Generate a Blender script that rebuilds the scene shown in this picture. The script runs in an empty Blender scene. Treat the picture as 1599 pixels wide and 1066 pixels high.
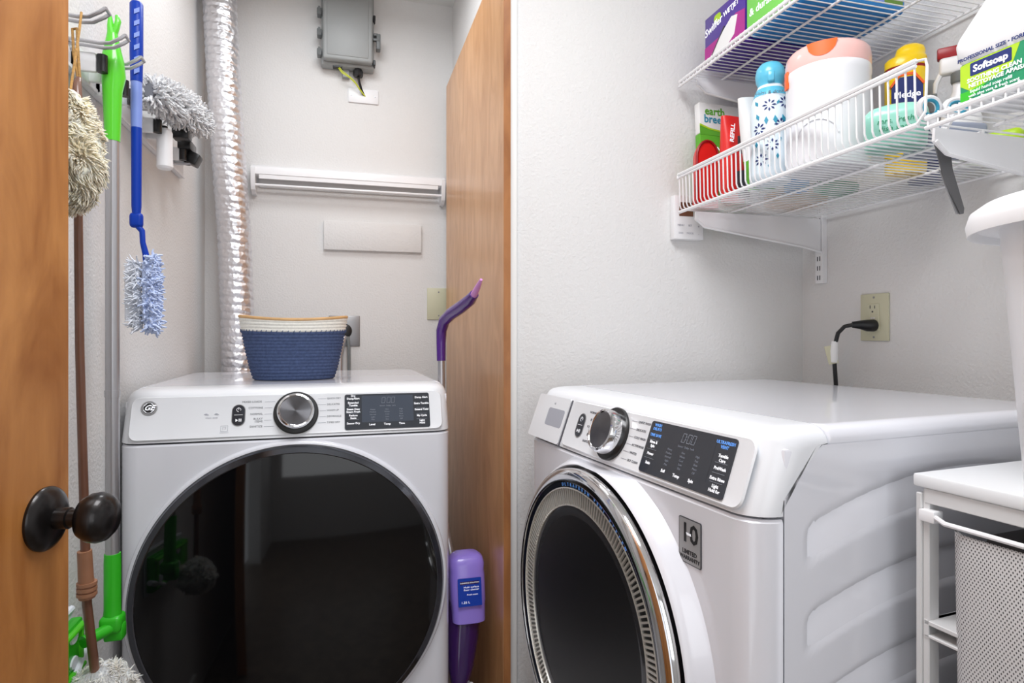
import bpy, bmesh, math, random
from mathutils import Vector, Matrix, noise
PI = math.pi
sc = bpy.context.scene
COL = sc.collection
R = math.radians

# ------------------------------------------------------------------ camera
cam_d = bpy.data.cameras.new('camera'); cam = bpy.data.objects.new('camera', cam_d); COL.objects.link(cam)
cam_d.sensor_width = 36; cam_d.lens = 950.0/1599.0*36.0
cam_d.clip_start = 0.02
cam_d.shift_y = -10.0/1599.0
cam.location = (0, 0, 1.107); cam.rotation_euler = (R(90), 0, R(-15.4))
sc.camera = cam
# ------------------------------------------------------------------ world, view, lights
w = bpy.data.worlds.new('world'); sc.world = w; w.use_nodes = True
w.node_tree.nodes['Background'].inputs[0].default_value = (0.90, 0.95, 1.0, 1)
w.node_tree.nodes['Background'].inputs[1].default_value = 1.2
sc.view_settings.view_transform = 'Standard'; sc.view_settings.look = 'None'
sc.view_settings.gamma = 1.0; sc.view_settings.use_curve_mapping = False
sc.view_settings.exposure = 0.24
def area(name, loc, rot, sx, sy, power, col=(1, 1, 1)):
    d = bpy.data.lights.new(name, 'AREA'); d.shape = 'RECTANGLE'; d.size = sx; d.size_y = sy
    d.energy = power; d.color = col
    o = bpy.data.objects.new(name, d); o.location = loc; o.rotation_euler = rot; COL.objects.link(o); return o
area('ceiling_light_glow', (0.16, 0.56, 2.30), (0, 0, 0), 0.60, 0.60, 16.2, (0.97, 0.98, 1.0))
area('rear_fill_light', (0.25, -1.45, 1.45), (R(90), 0, 0), 1.2, 1.5, 8.5, (0.93, 0.965, 1.0))  # added fill lamp in front of the closed rear wall; no doorway there
area('closet_fill_light', (-0.03, 1.72, 2.30), (0, 0, 0), 0.34, 0.34, 4.4, (0.94, 0.97, 1.0))  # unseen lamp added to brighten the dark closet

# ------------------------------------------------------------------ materials
def lin(c):
    return tuple(((v/255.0)/12.92 if v/255.0 <= 0.04045 else ((v/255.0+0.055)/1.055)**2.4) for v in c)
def mat(name, rgb, rough=0.5, metal=0.0, spec=0.5, coat=0.0, alpha=1.0, trans=0.0, var=0.0, vscale=30.0, bump=0.0, bscale=200.0, bdist=0.001, emit=None):
    m = bpy.data.materials.new(name); m.use_nodes = True
    nt = m.node_tree; b = nt.nodes['Principled BSDF']
    c = lin(rgb)
    b.inputs['Base Color'].default_value = (*c, 1)
    b.inputs['Roughness'].default_value = rough; b.inputs['Metallic'].default_value = metal
    b.inputs['Specular IOR Level'].default_value = spec
    b.inputs['Coat Weight'].default_value = coat; b.inputs['Coat Roughness'].default_value = 0.03
    b.inputs['Transmission Weight'].default_value = trans; b.inputs['Alpha'].default_value = alpha
    tc = nt.nodes.new('ShaderNodeTexCoord')
    if var > 0:
        n = nt.nodes.new('ShaderNodeTexNoise'); n.inputs['Scale'].default_value = vscale; n.inputs['Detail'].default_value = 4
        r = nt.nodes.new('ShaderNodeValToRGB')
        r.color_ramp.elements[0].position = 0.3; r.color_ramp.elements[1].position = 0.7
        r.color_ramp.elements[0].color = (*[v*(1-var) for v in c], 1)
        r.color_ramp.elements[1].color = (*[min(1, v*(1+var)) for v in c], 1)
        nt.links.new(tc.outputs['Object'], n.inputs['Vector']); nt.links.new(n.outputs['Fac'], r.inputs['Fac'])
        nt.links.new(r.outputs['Color'], b.inputs['Base Color'])
    if bump > 0:
        n = nt.nodes.new('ShaderNodeTexNoise'); n.inputs['Scale'].default_value = bscale; n.inputs['Detail'].default_value = 3
        bp = nt.nodes.new('ShaderNodeBump'); bp.inputs['Strength'].default_value = bump; bp.inputs['Distance'].default_value = bdist
        nt.links.new(tc.outputs['Object'], n.inputs['Vector']); nt.links.new(n.outputs['Fac'], bp.inputs['Height'])
        nt.links.new(bp.outputs['Normal'], b.inputs['Normal'])
    if emit:
        b.inputs['Emission Color'].default_value = (*lin(emit[0]), 1); b.inputs['Emission Strength'].default_value = emit[1]
    return m
def wood(name, light, dark, rough=0.35):
    m = bpy.data.materials.new(name); m.use_nodes = True
    nt = m.node_tree; b = nt.nodes['Principled BSDF']; b.inputs['Roughness'].default_value = rough
    b.inputs['Coat Weight'].default_value = 0.25; b.inputs['Coat Roughness'].default_value = 0.2
    tc = nt.nodes.new('ShaderNodeTexCoord'); mp = nt.nodes.new('ShaderNodeMapping'); mp.inputs['Scale'].default_value = (7, 7, 2.2)
    n1 = nt.nodes.new('ShaderNodeTexNoise'); n1.inputs['Scale'].default_value = 2.2; n1.inputs['Detail'].default_value = 6; n1.inputs['Distortion'].default_value = 1.2
    mp2 = nt.nodes.new('ShaderNodeMapping'); mp2.inputs['Scale'].default_value = (60, 60, 3)
    n2 = nt.nodes.new('ShaderNodeTexNoise'); n2.inputs['Scale'].default_value = 3; n2.inputs['Detail'].default_value = 5
    mx = nt.nodes.new('ShaderNodeMath'); mx.operation = 'MULTIPLY_ADD'; mx.inputs[1].default_value = 0.10
    rp = nt.nodes.new('ShaderNodeValToRGB'); rp.color_ramp.elements[0].position = 0.34; rp.color_ramp.elements[1].position = 0.72
    rp.color_ramp.elements[0].color = (*lin(dark), 1); rp.color_ramp.elements[1].color = (*lin(light), 1)
    L = nt.links.new
    L(tc.outputs['Object'], mp.inputs['Vector']); L(tc.outputs['Object'], mp2.inputs['Vector'])
    L(mp.outputs[0], n1.inputs['Vector']); L(mp2.outputs[0], n2.inputs['Vector'])
    L(n2.outputs['Fac'], mx.inputs[0]); L(n1.outputs['Fac'], mx.inputs[2]); L(mx.outputs[0], rp.inputs['Fac']); L(rp.outputs[0], b.inputs['Base Color'])
    return m
M = {}
M['wall'] = mat('painted_wall', (226, 225, 224), 0.75, spec=0.3, bump=0.8, bscale=150, bdist=0.002)
M['ceil'] = mat('ceiling_paint', (228, 228, 226), 0.9, spec=0.2, bump=0.4, bscale=120, bdist=0.002)
M['floor'] = wood('floor_planks', (128, 112, 96), (84, 70, 58), 0.4)
M['trim'] = mat('white_trim', (236, 236, 234), 0.4)
M['door'] = wood('maple_door', (194, 132, 72), (150, 90, 38))
M['door_pale'] = wood('pale_maple_leaf', (216, 164, 114), (192, 136, 84))
M['door_edge'] = wood('maple_door_edge', (176, 118, 68), (136, 82, 40))
M['bronze'] = mat('oil_rubbed_bronze', (34, 31, 31), 0.32, metal=0.6, var=0.15, vscale=40, coat=0.2)
M['enamel'] = mat('white_enamel', (230, 231, 238), 0.2, coat=0.6)
M['panelw'] = mat('console_white', (232, 234, 238), 0.3, coat=0.3)
M['seam'] = mat('seam_dark', (92, 92, 100), 0.7)
M['blackglass'] = mat('black_glass', (10, 10, 12), 0.05, spec=0.45, coat=0.0)
M['smoke'] = mat('smoked_lens', (58, 59, 63), 0.08, spec=0.6, coat=0.4, var=0.3, vscale=6)
M['bowl'] = mat('dark_bowl', (9, 9, 11), 0.12)
M['disp'] = mat('display_black', (44, 48, 56), 0.16, coat=0.3)
M['disp2'] = mat('display_window', (62, 70, 84), 0.14, coat=0.3)
M['chrome'] = mat('chrome', (222, 222, 224), 0.08, metal=1.0)
M['ribs'] = mat('bright_ribs', (222, 219, 212), 0.3, metal=0.55)
M['dchrome'] = mat('dark_chrome', (96, 98, 104), 0.16, metal=1.0)
M['black'] = mat('black_plastic', (22, 22, 24), 0.35)
M['dblue'] = mat('band_blue_black', (18, 24, 40), 0.15, coat=0.4)
M['ink'] = mat('grey_ink', (88, 90, 98), 0.6)
M['ink2'] = mat('pale_ink_recess_shade', (168, 170, 180), 0.6)
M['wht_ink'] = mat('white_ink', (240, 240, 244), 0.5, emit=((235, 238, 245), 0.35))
M['gry_ink'] = mat('dim_ink', (128, 134, 146), 0.5)
M['blu_ink'] = mat('blue_ink', (96, 150, 222), 0.5, emit=((90, 150, 230), 0.3))
M['badge'] = mat('badge_silver', (158, 158, 160), 0.35, metal=0.15)
M['brushed'] = mat('brushed_dark', (110, 110, 114), 0.28, metal=0.9, var=0.3, vscale=14)
M['wire'] = mat('white_wire', (240, 240, 242), 0.3, coat=0.3)
M['wplastic'] = mat('white_plastic', (238, 238, 240), 0.35)
nb = M['brushed'].node_tree.nodes['Principled BSDF']; nb.inputs['Anisotropic'].default_value = 0.9
tg_ = M['brushed'].node_tree.nodes.new('ShaderNodeTangent'); tg_.direction_type = 'RADIAL'; tg_.axis = 'Y'
M['brushed'].node_tree.links.new(tg_.outputs[0], nb.inputs['Tangent'])
M['gplastic'] = mat('grey_plastic', (152, 155, 155), 0.45, bump=0.2, bscale=300)
M['dgplastic'] = mat('grey_plastic_deep', (112, 116, 117), 0.45)
M['beige'] = mat('almond_plastic', (206, 204, 176), 0.4)
M['steel'] = mat('steel_plate', (150, 150, 152), 0.35, metal=0.8)
M['green'] = mat('green_plastic', (92, 214, 46), 0.3, coat=0.3)
M['green2'] = mat('deep_green_plastic', (52, 188, 36), 0.35)
M['alu'] = mat('aluminium', (186, 186, 190), 0.32, metal=0.75)
M['blue'] = mat('blue_plastic', (0, 56, 168), 0.4, spec=0.3)
M['lblue'] = mat('pale_blue_plastic', (128, 150, 222), 0.4)
M['bluefluff'] = mat('blue_fluff', (206, 220, 250), 0.9, spec=0.1)
M['whitefluff'] = mat('white_fluff', (232, 236, 244), 0.9, spec=0.1)
M['wool'] = mat('lambswool', (255, 238, 206), 0.95, spec=0.1, var=0.08, vscale=30)
M['wool2'] = mat('lambswool_pale', (254, 246, 234), 0.95, spec=0.1, var=0.06, vscale=30)
for q_ in ('wool', 'wool2'):
    pb_ = M[q_].node_tree.nodes['Principled BSDF']; pb_.inputs['Subsurface Weight'].default_value = 0.7; pb_.inputs['Subsurface Radius'].default_value = (1, .8, .6); pb_.inputs['Subsurface Scale'].default_value = 0.012
M['grey_mf'] = mat('grey_microfibre', (222, 223, 229), 0.95, spec=0.1, var=0.35, vscale=90)
M['dgrey_mf'] = mat('dark_microfibre', (120, 122, 128), 0.95, spec=0.1)
M['brownwood'] = mat('brown_stick', (112, 74, 56), 0.4, coat=0.3, var=0.15, vscale=20)
M['tanwood'] = mat('tan_ferrule', (158, 112, 84), 0.45, var=0.1)
M['cord_gold'] = mat('gold_cord', (176, 134, 74), 0.8, var=0.3, vscale=300)
M['purple'] = mat('purple_plastic', (78, 34, 128), 0.25, coat=0.3)
M['lpurple'] = mat('lilac_plastic', (150, 128, 226), 0.3, coat=0.3)
M['dpurple'] = mat('deep_purple', (52, 20, 84), 0.15, coat=0.5)
M['pinkp'] = mat('pink_lilac', (216, 150, 214), 0.4)
M['navy'] = mat('navy_rope', (70, 84, 118), 0.85, spec=0.2, var=0.2, vscale=160, bump=0.5, bscale=500)
M['cream'] = mat('cream_rope', (234, 232, 224), 0.85, spec=0.2, var=0.06, vscale=160, bump=0.5, bscale=500)
M['tan'] = mat('tan_leather', (206, 164, 112), 0.6, var=0.1)
M['silverblade'] = mat('grey_blade', (104, 104, 106), 0.42, metal=0.6)
M['yellow'] = mat('yellow_plastic', (252, 212, 8), 0.3, coat=0.3)
M['red'] = mat('red_plastic', (226, 36, 32), 0.35, coat=0.2)
M['dred'] = mat('deep_red', (158, 10, 24), 0.35)
M['orange'] = mat('orange_plastic', (248, 104, 34), 0.35)
M['pink'] = mat('pink_translucent', (242, 192, 186), 0.3, coat=0.3)
M['tubw'] = mat('tub_white', (238, 238, 242), 0.35, coat=0.2)
M['aqua'] = mat('aqua_cap', (92, 190, 222), 0.3, coat=0.3)
M['bottlew'] = mat('pale_label', (226, 240, 248), 0.35)
M['mint'] = mat('mint_tub', (150, 214, 196), 0.3, coat=0.2)
M['teal'] = mat('teal_print', (50, 150, 180), 0.4)
M['navyp'] = mat('navy_print', (20, 40, 110), 0.4)
M['pkggreen'] = mat('package_green', (120, 208, 84), 0.4)
M['olive'] = mat('package_olive', (104, 150, 50), 0.45)
M['pkgblue'] = mat('package_blue', (28, 130, 204), 0.35)
M['pkgpurple'] = mat('package_purple', (70, 32, 148), 0.35, coat=0.3)
M['magenta'] = mat('package_magenta', (176, 32, 140), 0.4)
M['paper'] = mat('package_white', (240, 240, 240), 0.5)
M['lgreen'] = mat('leaf_green', (96, 176, 44), 0.45)
M['lime'] = mat('lime_print', (176, 214, 30), 0.45)
M['emerald'] = mat('emerald_print', (20, 142, 96), 0.45)
M['cyanp'] = mat('cyan_print', (44, 150, 214), 0.45)
M['charcoal'] = mat('charcoal_print', (62, 62, 68), 0.45)
M['wiregreen'] = mat('wire_yellow_green', (206, 214, 60), 0.4)
M['hampw'] = mat('unit_white', (232, 234, 236), 0.35, coat=0.2)
M['hampg'] = mat('unit_grey', (214, 214, 214), 0.4)
M['liner'] = mat('liner_dark', (88, 86, 88), 0.8)
M['greybin'] = mat('grey_bin', (148, 156, 176), 0.4)
M['floss'] = mat('silvery_wire', (170, 172, 178), 0.3, metal=0.6)

def foil_mat():
    m = mat('crinkled_foil', (232, 232, 236), 0.4, metal=1.0)
    nt = m.node_tree; b = nt.nodes['Principled BSDF']
    tc = nt.nodes.new('ShaderNodeTexCoord')
    v = nt.nodes.new('ShaderNodeTexVoronoi'); v.inputs['Scale'].default_value = 75; v.feature = 'F1'
    n = nt.nodes.new('ShaderNodeTexNoise'); n.inputs['Scale'].default_value = 60; n.inputs['Detail'].default_value = 6
    mx = nt.nodes.new('ShaderNodeMath'); mx.operation = 'ADD'
    bp = nt.nodes.new('ShaderNodeBump'); bp.inputs['Strength'].default_value = 0.55; bp.inputs['Distance'].default_value = 0.004
    nt.links.new(tc.outputs['Object'], v.inputs['Vector']); nt.links.new(tc.outputs['Object'], n.inputs['Vector'])
    nt.links.new(v.outputs['Distance'], mx.inputs[0]); nt.links.new(n.outputs['Fac'], mx.inputs[1])
    nt.links.new(mx.outputs[0], bp.inputs['Height']); nt.links.new(bp.outputs['Normal'], b.inputs['Normal'])
    return m
M['foil'] = foil_mat()
def mesh_mat():
    m = mat('woven_mesh', (176, 176, 178), 0.6)
    nt = m.node_tree; b = nt.nodes['Principled BSDF']
    tc = nt.nodes.new('ShaderNodeTexCoord'); sp = nt.nodes.new('ShaderNodeSeparateXYZ')
    nt.links.new(tc.outputs['Object'], sp.inputs[0])
    def lat(sgn):
        a = nt.nodes.new('ShaderNodeMath'); a.operation = 'MULTIPLY_ADD'; a.inputs[1].default_value = sgn*0.62
        nt.links.new(sp.outputs['Z'], a.inputs[0]); nt.links.new(sp.outputs['X'], a.inputs[2])
        s_ = nt.nodes.new('ShaderNodeMath'); s_.operation = 'MULTIPLY'; s_.inputs[1].default_value = 1500
        nt.links.new(a.outputs[0], s_.inputs[0])
        q = nt.nodes.new('ShaderNodeMath'); q.operation = 'SINE'; nt.links.new(s_.outputs[0], q.inputs[0]); return q
    q1, q2 = lat(1), lat(-1)
    mn = nt.nodes.new('ShaderNodeMath'); mn.operation = 'MINIMUM'
    nt.links.new(q1.outputs[0], mn.inputs[0]); nt.links.new(q2.outputs[0], mn.inputs[1])
    rp = nt.nodes.new('ShaderNodeValToRGB'); rp.color_ramp.elements[0].position = 0.0; rp.color_ramp.elements[1].position = 0.3
    rp.color_ramp.elements[0].color = (*lin((206, 204, 204)), 1); rp.color_ramp.elements[1].color = (*lin((66, 64, 66)), 1)
    nt.links.new(mn.outputs[0], rp.inputs['Fac']); nt.links.new(rp.outputs[0], b.inputs['Base Color'])
    return m
M['mesh'] = mesh_mat()

# ------------------------------------------------------------------ mesh helpers
def mtx(loc=(0, 0, 0), rot=(0, 0, 0)):
    return Matrix.Translation(loc) @ Matrix.Rotation(rot[2], 4, 'Z') @ Matrix.Rotation(rot[1], 4, 'Y') @ Matrix.Rotation(rot[0], 4, 'X')
def frame(o, ex, ey):
    ex = Vector(ex).normalized(); ez = ex.cross(Vector(ey)).normalized(); ey = ez.cross(ex)
    m = Matrix((ex, ey, ez)).transposed().to_4x4(); m.translation = Vector(o); return m
class MB:
    def __init__(s): s.bm = bmesh.new()
    def box(s, x0, x1, y0, y1, z0, z1, bev=0, seg=2, m=None):
        g = bmesh.ops.create_cube(s.bm, size=1); vs = g['verts']
        for v in vs:
            v.co = Vector(((x0+x1)/2+v.co.x*(x1-x0), (y0+y1)/2+v.co.y*(y1-y0), (z0+z1)/2+v.co.z*(z1-z0)))
        if bev > 0:
            es = list({e for v in vs for e in v.link_edges})
            r = bmesh.ops.bevel(s.bm, geom=es, offset=min(bev, abs(x1-x0)*.49, abs(y1-y0)*.49, abs(z1-z0)*.49), segments=seg, affect='EDGES', profile=0.5)
            vs = list({v for f in r['faces'] for v in f.verts} | {v for v in vs if v.is_valid})
        if m is not None:
            for v in vs: v.co = m @ v.co
        return s
    def loft(s, rings, cap=True, closed=True, ring_closed=False):
        bv = [[s.bm.verts.new(p) for p in r] for r in rings]
        n = len(bv[0]); cnt = n if closed else n-1
        for i in range(len(bv)-1 + (1 if ring_closed else 0)):
            a, b = bv[i], bv[(i+1) % len(bv)]
            for j in range(cnt):
                k = (j+1) % n
                try: s.bm.faces.new((a[j], a[k], b[k], b[j]))
                except ValueError: pass
        if cap and not ring_closed:
            try: s.bm.faces.new(list(reversed(bv[0])))
            except ValueError: pass
            try: s.bm.faces.new(bv[-1])
            except ValueError: pass
        return s
    def tube(s, path, r, n=8, cap=True, flat=1.0):
        P = [Vector(p) for p in path]; rings = []
        t = (P[1]-P[0]).normalized(); up = Vector((0, 0, 1)) if abs(t.z) < 0.9 else Vector((1, 0, 0))
        nx = t.cross(up).normalized()
        for i, p in enumerate(P):
            if i == 0: t = (P[1]-P[0]).normalized()
            elif i == len(P)-1: t = (P[-1]-P[-2]).normalized()
            else: t = ((P[i+1]-p).normalized()+(p-P[i-1]).normalized()).normalized()
            nx = (nx - t*nx.dot(t)).normalized(); ny = t.cross(nx)
            rr = r[i] if isinstance(r, (list, tuple)) else r
            rings.append([p + nx*math.cos(2*PI*k/n)*rr + ny*math.sin(2*PI*k/n)*rr*flat for k in range(n)])
        return s.loft(rings, cap)
    def lathe(s, prof, n=32, m=None, sx=1.0, sy=1.0, cap=True):
        m = m or Matrix(); rings = []
        for r, z in prof:
            r = max(r, 0.00001)
            rings.append([m @ Vector((math.cos(2*PI*k/n)*r*sx, math.sin(2*PI*k/n)*r*sy, z)) for k in range(n)])
        return s.loft(rings, cap)
    def ring_lathe(s, prof, n=96, m=None):      # closed profile -> torus like
        m = m or Matrix()
        rings = [[m @ Vector((math.cos(2*PI*k/n)*r, math.sin(2*PI*k/n)*r, z)) for k in range(n)] for r, z in prof]
        return s.loft(rings, cap=False, ring_closed=True)
    def prism(s, pts, z0, z1, m=None):
        m = m or Matrix()
        a = [m @ Vector((p[0], p[1], z0)) for p in pts]; b = [m @ Vector((p[0], p[1], z1)) for p in pts]
        return s.loft([a, b])
    def mesh(s, name):
        bmesh.ops.recalc_face_normals(s.bm, faces=s.bm.faces[:])
        me = bpy.data.meshes.new(name); s.bm.to_mesh(me); s.bm.free(); return me
    def build(s, name, m, parent=None, ang=35, flat=False):
        me = s.mesh(name); me.materials.append(M[m] if isinstance(m, str) else m)
        if not flat:
            me.shade_smooth(); me.set_sharp_from_angle(angle=R(ang))
        o = bpy.data.objects.new(name, me); COL.objects.link(o)
        if parent is not None: o.parent = parent
        return o
def rrect(x0, x1, y0, y1, r, n=6):
    out = []
    for cx, cy, a0 in ((x1-r, y1-r, 0), (x0+r, y1-r, 90), (x0+r, y0+r, 180), (x1-r, y0+r, 270)):
        for i in range(n+1):
            a = R(a0+90*i/n); out.append((cx+r*math.cos(a), cy+r*math.sin(a)))
    return out
def tag(o, label=None, cat=None, group=None, kind=None):
    if label: o['label'] = label
    if cat: o['category'] = cat
    if group: o['group'] = group
    if kind: o['kind'] = kind
    return o
def empty(name, loc, rot=(0, 0, 0), **k):
    o = bpy.data.objects.new(name, None); o.empty_display_size = 0.05; COL.objects.link(o)
    o.location = loc; o.rotation_euler = rot; return tag(o, **k)
def text(name, items, fr, m, parent, depth=0.0002, res=2):
    """items: (string, x, y, size, align) laid out in the plane of frame fr (x right, y up, z outwards)"""
    bm = bmesh.new()
    for it in items:
        st, x, y, size, al = it[:5]
        cu = bpy.data.curves.new('tmp', 'FONT'); cu.body = st; cu.size = size; cu.align_x = al; cu.align_y = 'CENTER'
        cu.extrude = depth; cu.resolution_u = res
        if len(it) > 5: cu.shear = it[5]
        if len(it) > 6: cu.offset = it[6]
        ob = bpy.data.objects.new('tmp', cu)
        me = bpy.data.meshes.new_from_object(ob)
        rot = Matrix.Rotation(it[7], 4, 'Z') if len(it) > 7 else Matrix()
        me.transform(fr @ Matrix.Translation((x, y, depth)) @ rot)
        bm.from_mesh(me); bpy.data.objects.remove(ob); bpy.data.curves.remove(cu); bpy.data.meshes.remove(me)
    me = bpy.data.meshes.new(name); bm.to_mesh(me); bm.free(); me.materials.append(M[m])
    o = bpy.data.objects.new(name, me); COL.objects.link(o)
    if parent is not None: o.parent = parent
    return o
def plate(name, pts, fr, m, parent, d0=0.0, d1=0.0006):
    b = MB(); b.prism(pts, d0, d1, fr); return b.build(name, m, parent)
def rods(name, lines, fr, r, m, parent):
    b = MB()
    for (x0, y0, x1, y1) in lines: b.tube([fr @ Vector((x0, y0, 0.0003)), fr @ Vector((x1, y1, 0.0003))], r, 4)
    return b.build(name, m, parent)
def tufts(b, pts, L, r, seg=4, curl=0.5, rnd=None, sag=0.0, n=4):
    rnd = rnd or random
    for p, nrm in pts:
        d = (Vector(nrm) + Vector((rnd.uniform(-1, 1), rnd.uniform(-1, 1), rnd.uniform(-1, 1)))*0.45).normalized()
        p = Vector(p); path = [p]; l = L*rnd.uniform(0.6, 1.25)
        for i in range(seg):
            d = (d + Vector((rnd.uniform(-1, 1), rnd.uniform(-1, 1), rnd.uniform(-1, 1)))*curl + Vector((0, 0, -sag))).normalized()
            p = p + d*l/seg; path.append(p)
        rr = [r*(1-0.55*i/seg) for i in range(seg+1)]
        b.tube(path, rr, n)

# ------------------------------------------------------------------ room shell
def struct(name, bxs, m, label=None):
    b = MB()
    for x in bxs: b.box(*x)
    o = b.build(name, m, flat=True); o['kind'] = 'structure'; return o
struct('floor', [(-0.6, 1.35, -1.7, 2.42, -0.08, 0)], 'floor')
struct('ceiling', [(-0.6, 1.35, -1.7, 2.42, 2.368, 2.45)], 'ceil')
struct('wall_left', [(-0.568, -0.468, 0.06, 2.42, 0, 2.368), (-0.568, -0.468, -1.7, -0.78, 0, 2.368), (-0.568, -0.468, -0.78, 0.06, 2.05, 2.368)], 'wall')
struct('wall_back', [(-0.468, 0.502, 2.32, 2.42, 0, 2.368)], 'wall')
struct('wall_closet_right', [(0.402, 0.502, 1.53, 2.32, 0, 2.368)], 'wall')
struct('wall_center', [(0.402, 1.24, 1.43, 1.53, 0, 2.368)], 'wall')
struct('wall_right', [(1.24, 1.34, -1.7, 1.53, 0, 2.368)], 'wall')
struct('wall_rear', [(-0.468, 1.24, -1.7, -1.6, 0, 2.368)], 'wall')
struct('baseboard_left', [(-0.468, -0.458, 0.9, 1.40, 0, 0.09)], 'trim')
# closet corner bead, right of the wood leaf
struct('trim_1', [(0.384, 0.4025, 1.418, 1.50, 0, 2.05)], 'trim')
# closet door leaf, standing open along the closet's right side
d1 = MB(); d1.box(0.365, 0.3825, 1.402, 2.244, 0.012, 2.03, 0.0015, 1)
dr = d1.build('door_1', 'door_pale', ang=30); dr['kind'] = 'structure'
e1 = MB(); e1.box(0.3655, 0.382, 1.3985, 1.402, 0.012, 2.03); e1.build('door_edge', 'door_edge', dr)
# entrance door, opened into the room: free edge near the camera's left
d2 = bpy.data.objects.new('door_2', None); COL.objects.link(d2); d2['kind'] = 'structure'
d2.location = (-0.306, 0.812, 0); dirv = Vector((-0.140, -0.752, 0)).normalized()
d2.rotation_euler = (0, 0, math.atan2(dirv.y, dirv.x))          # local +x runs from free edge to hinge, -y... faces
b = MB(); b.box(0, 0.76, -0.035, 0.0, 0.012, 2.03, 0.0015, 1)
leaf = b.build('door_leaf', 'door', d2, ang=30)
# knob on the room face (local +y side faces the camera)
kn = empty('door_knob', (0.042, 0, 0.908)); kn.parent = d2
ky = mtx((0, 0, 0), (R(-90), 0, 0))
b = MB(); b.lathe([(0.0, 0), (0.034, 0), (0.0345, 0.003), (0.033, 0.006), (0.028, 0.009), (0.022, 0.012), (0.015, 0.0135), (0.0, 0.0135)], 48, ky)
b.build('knob_rosette', 'bronze', kn)
b = MB(); b.lathe([(0.0115, 0.012), (0.0115, 0.026), (0.0095, 0.027), (0.0095, 0.034), (0.013, 0.0365), (0.0215, 0.041), (0.0262, 0.049), (0.0272, 0.057), (0.0250, 0.064), (0.019, 0.070), (0.010, 0.0735), (0.0, 0.0745)], 48, ky)
b.build('knob_grip', 'bronze', kn)

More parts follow.
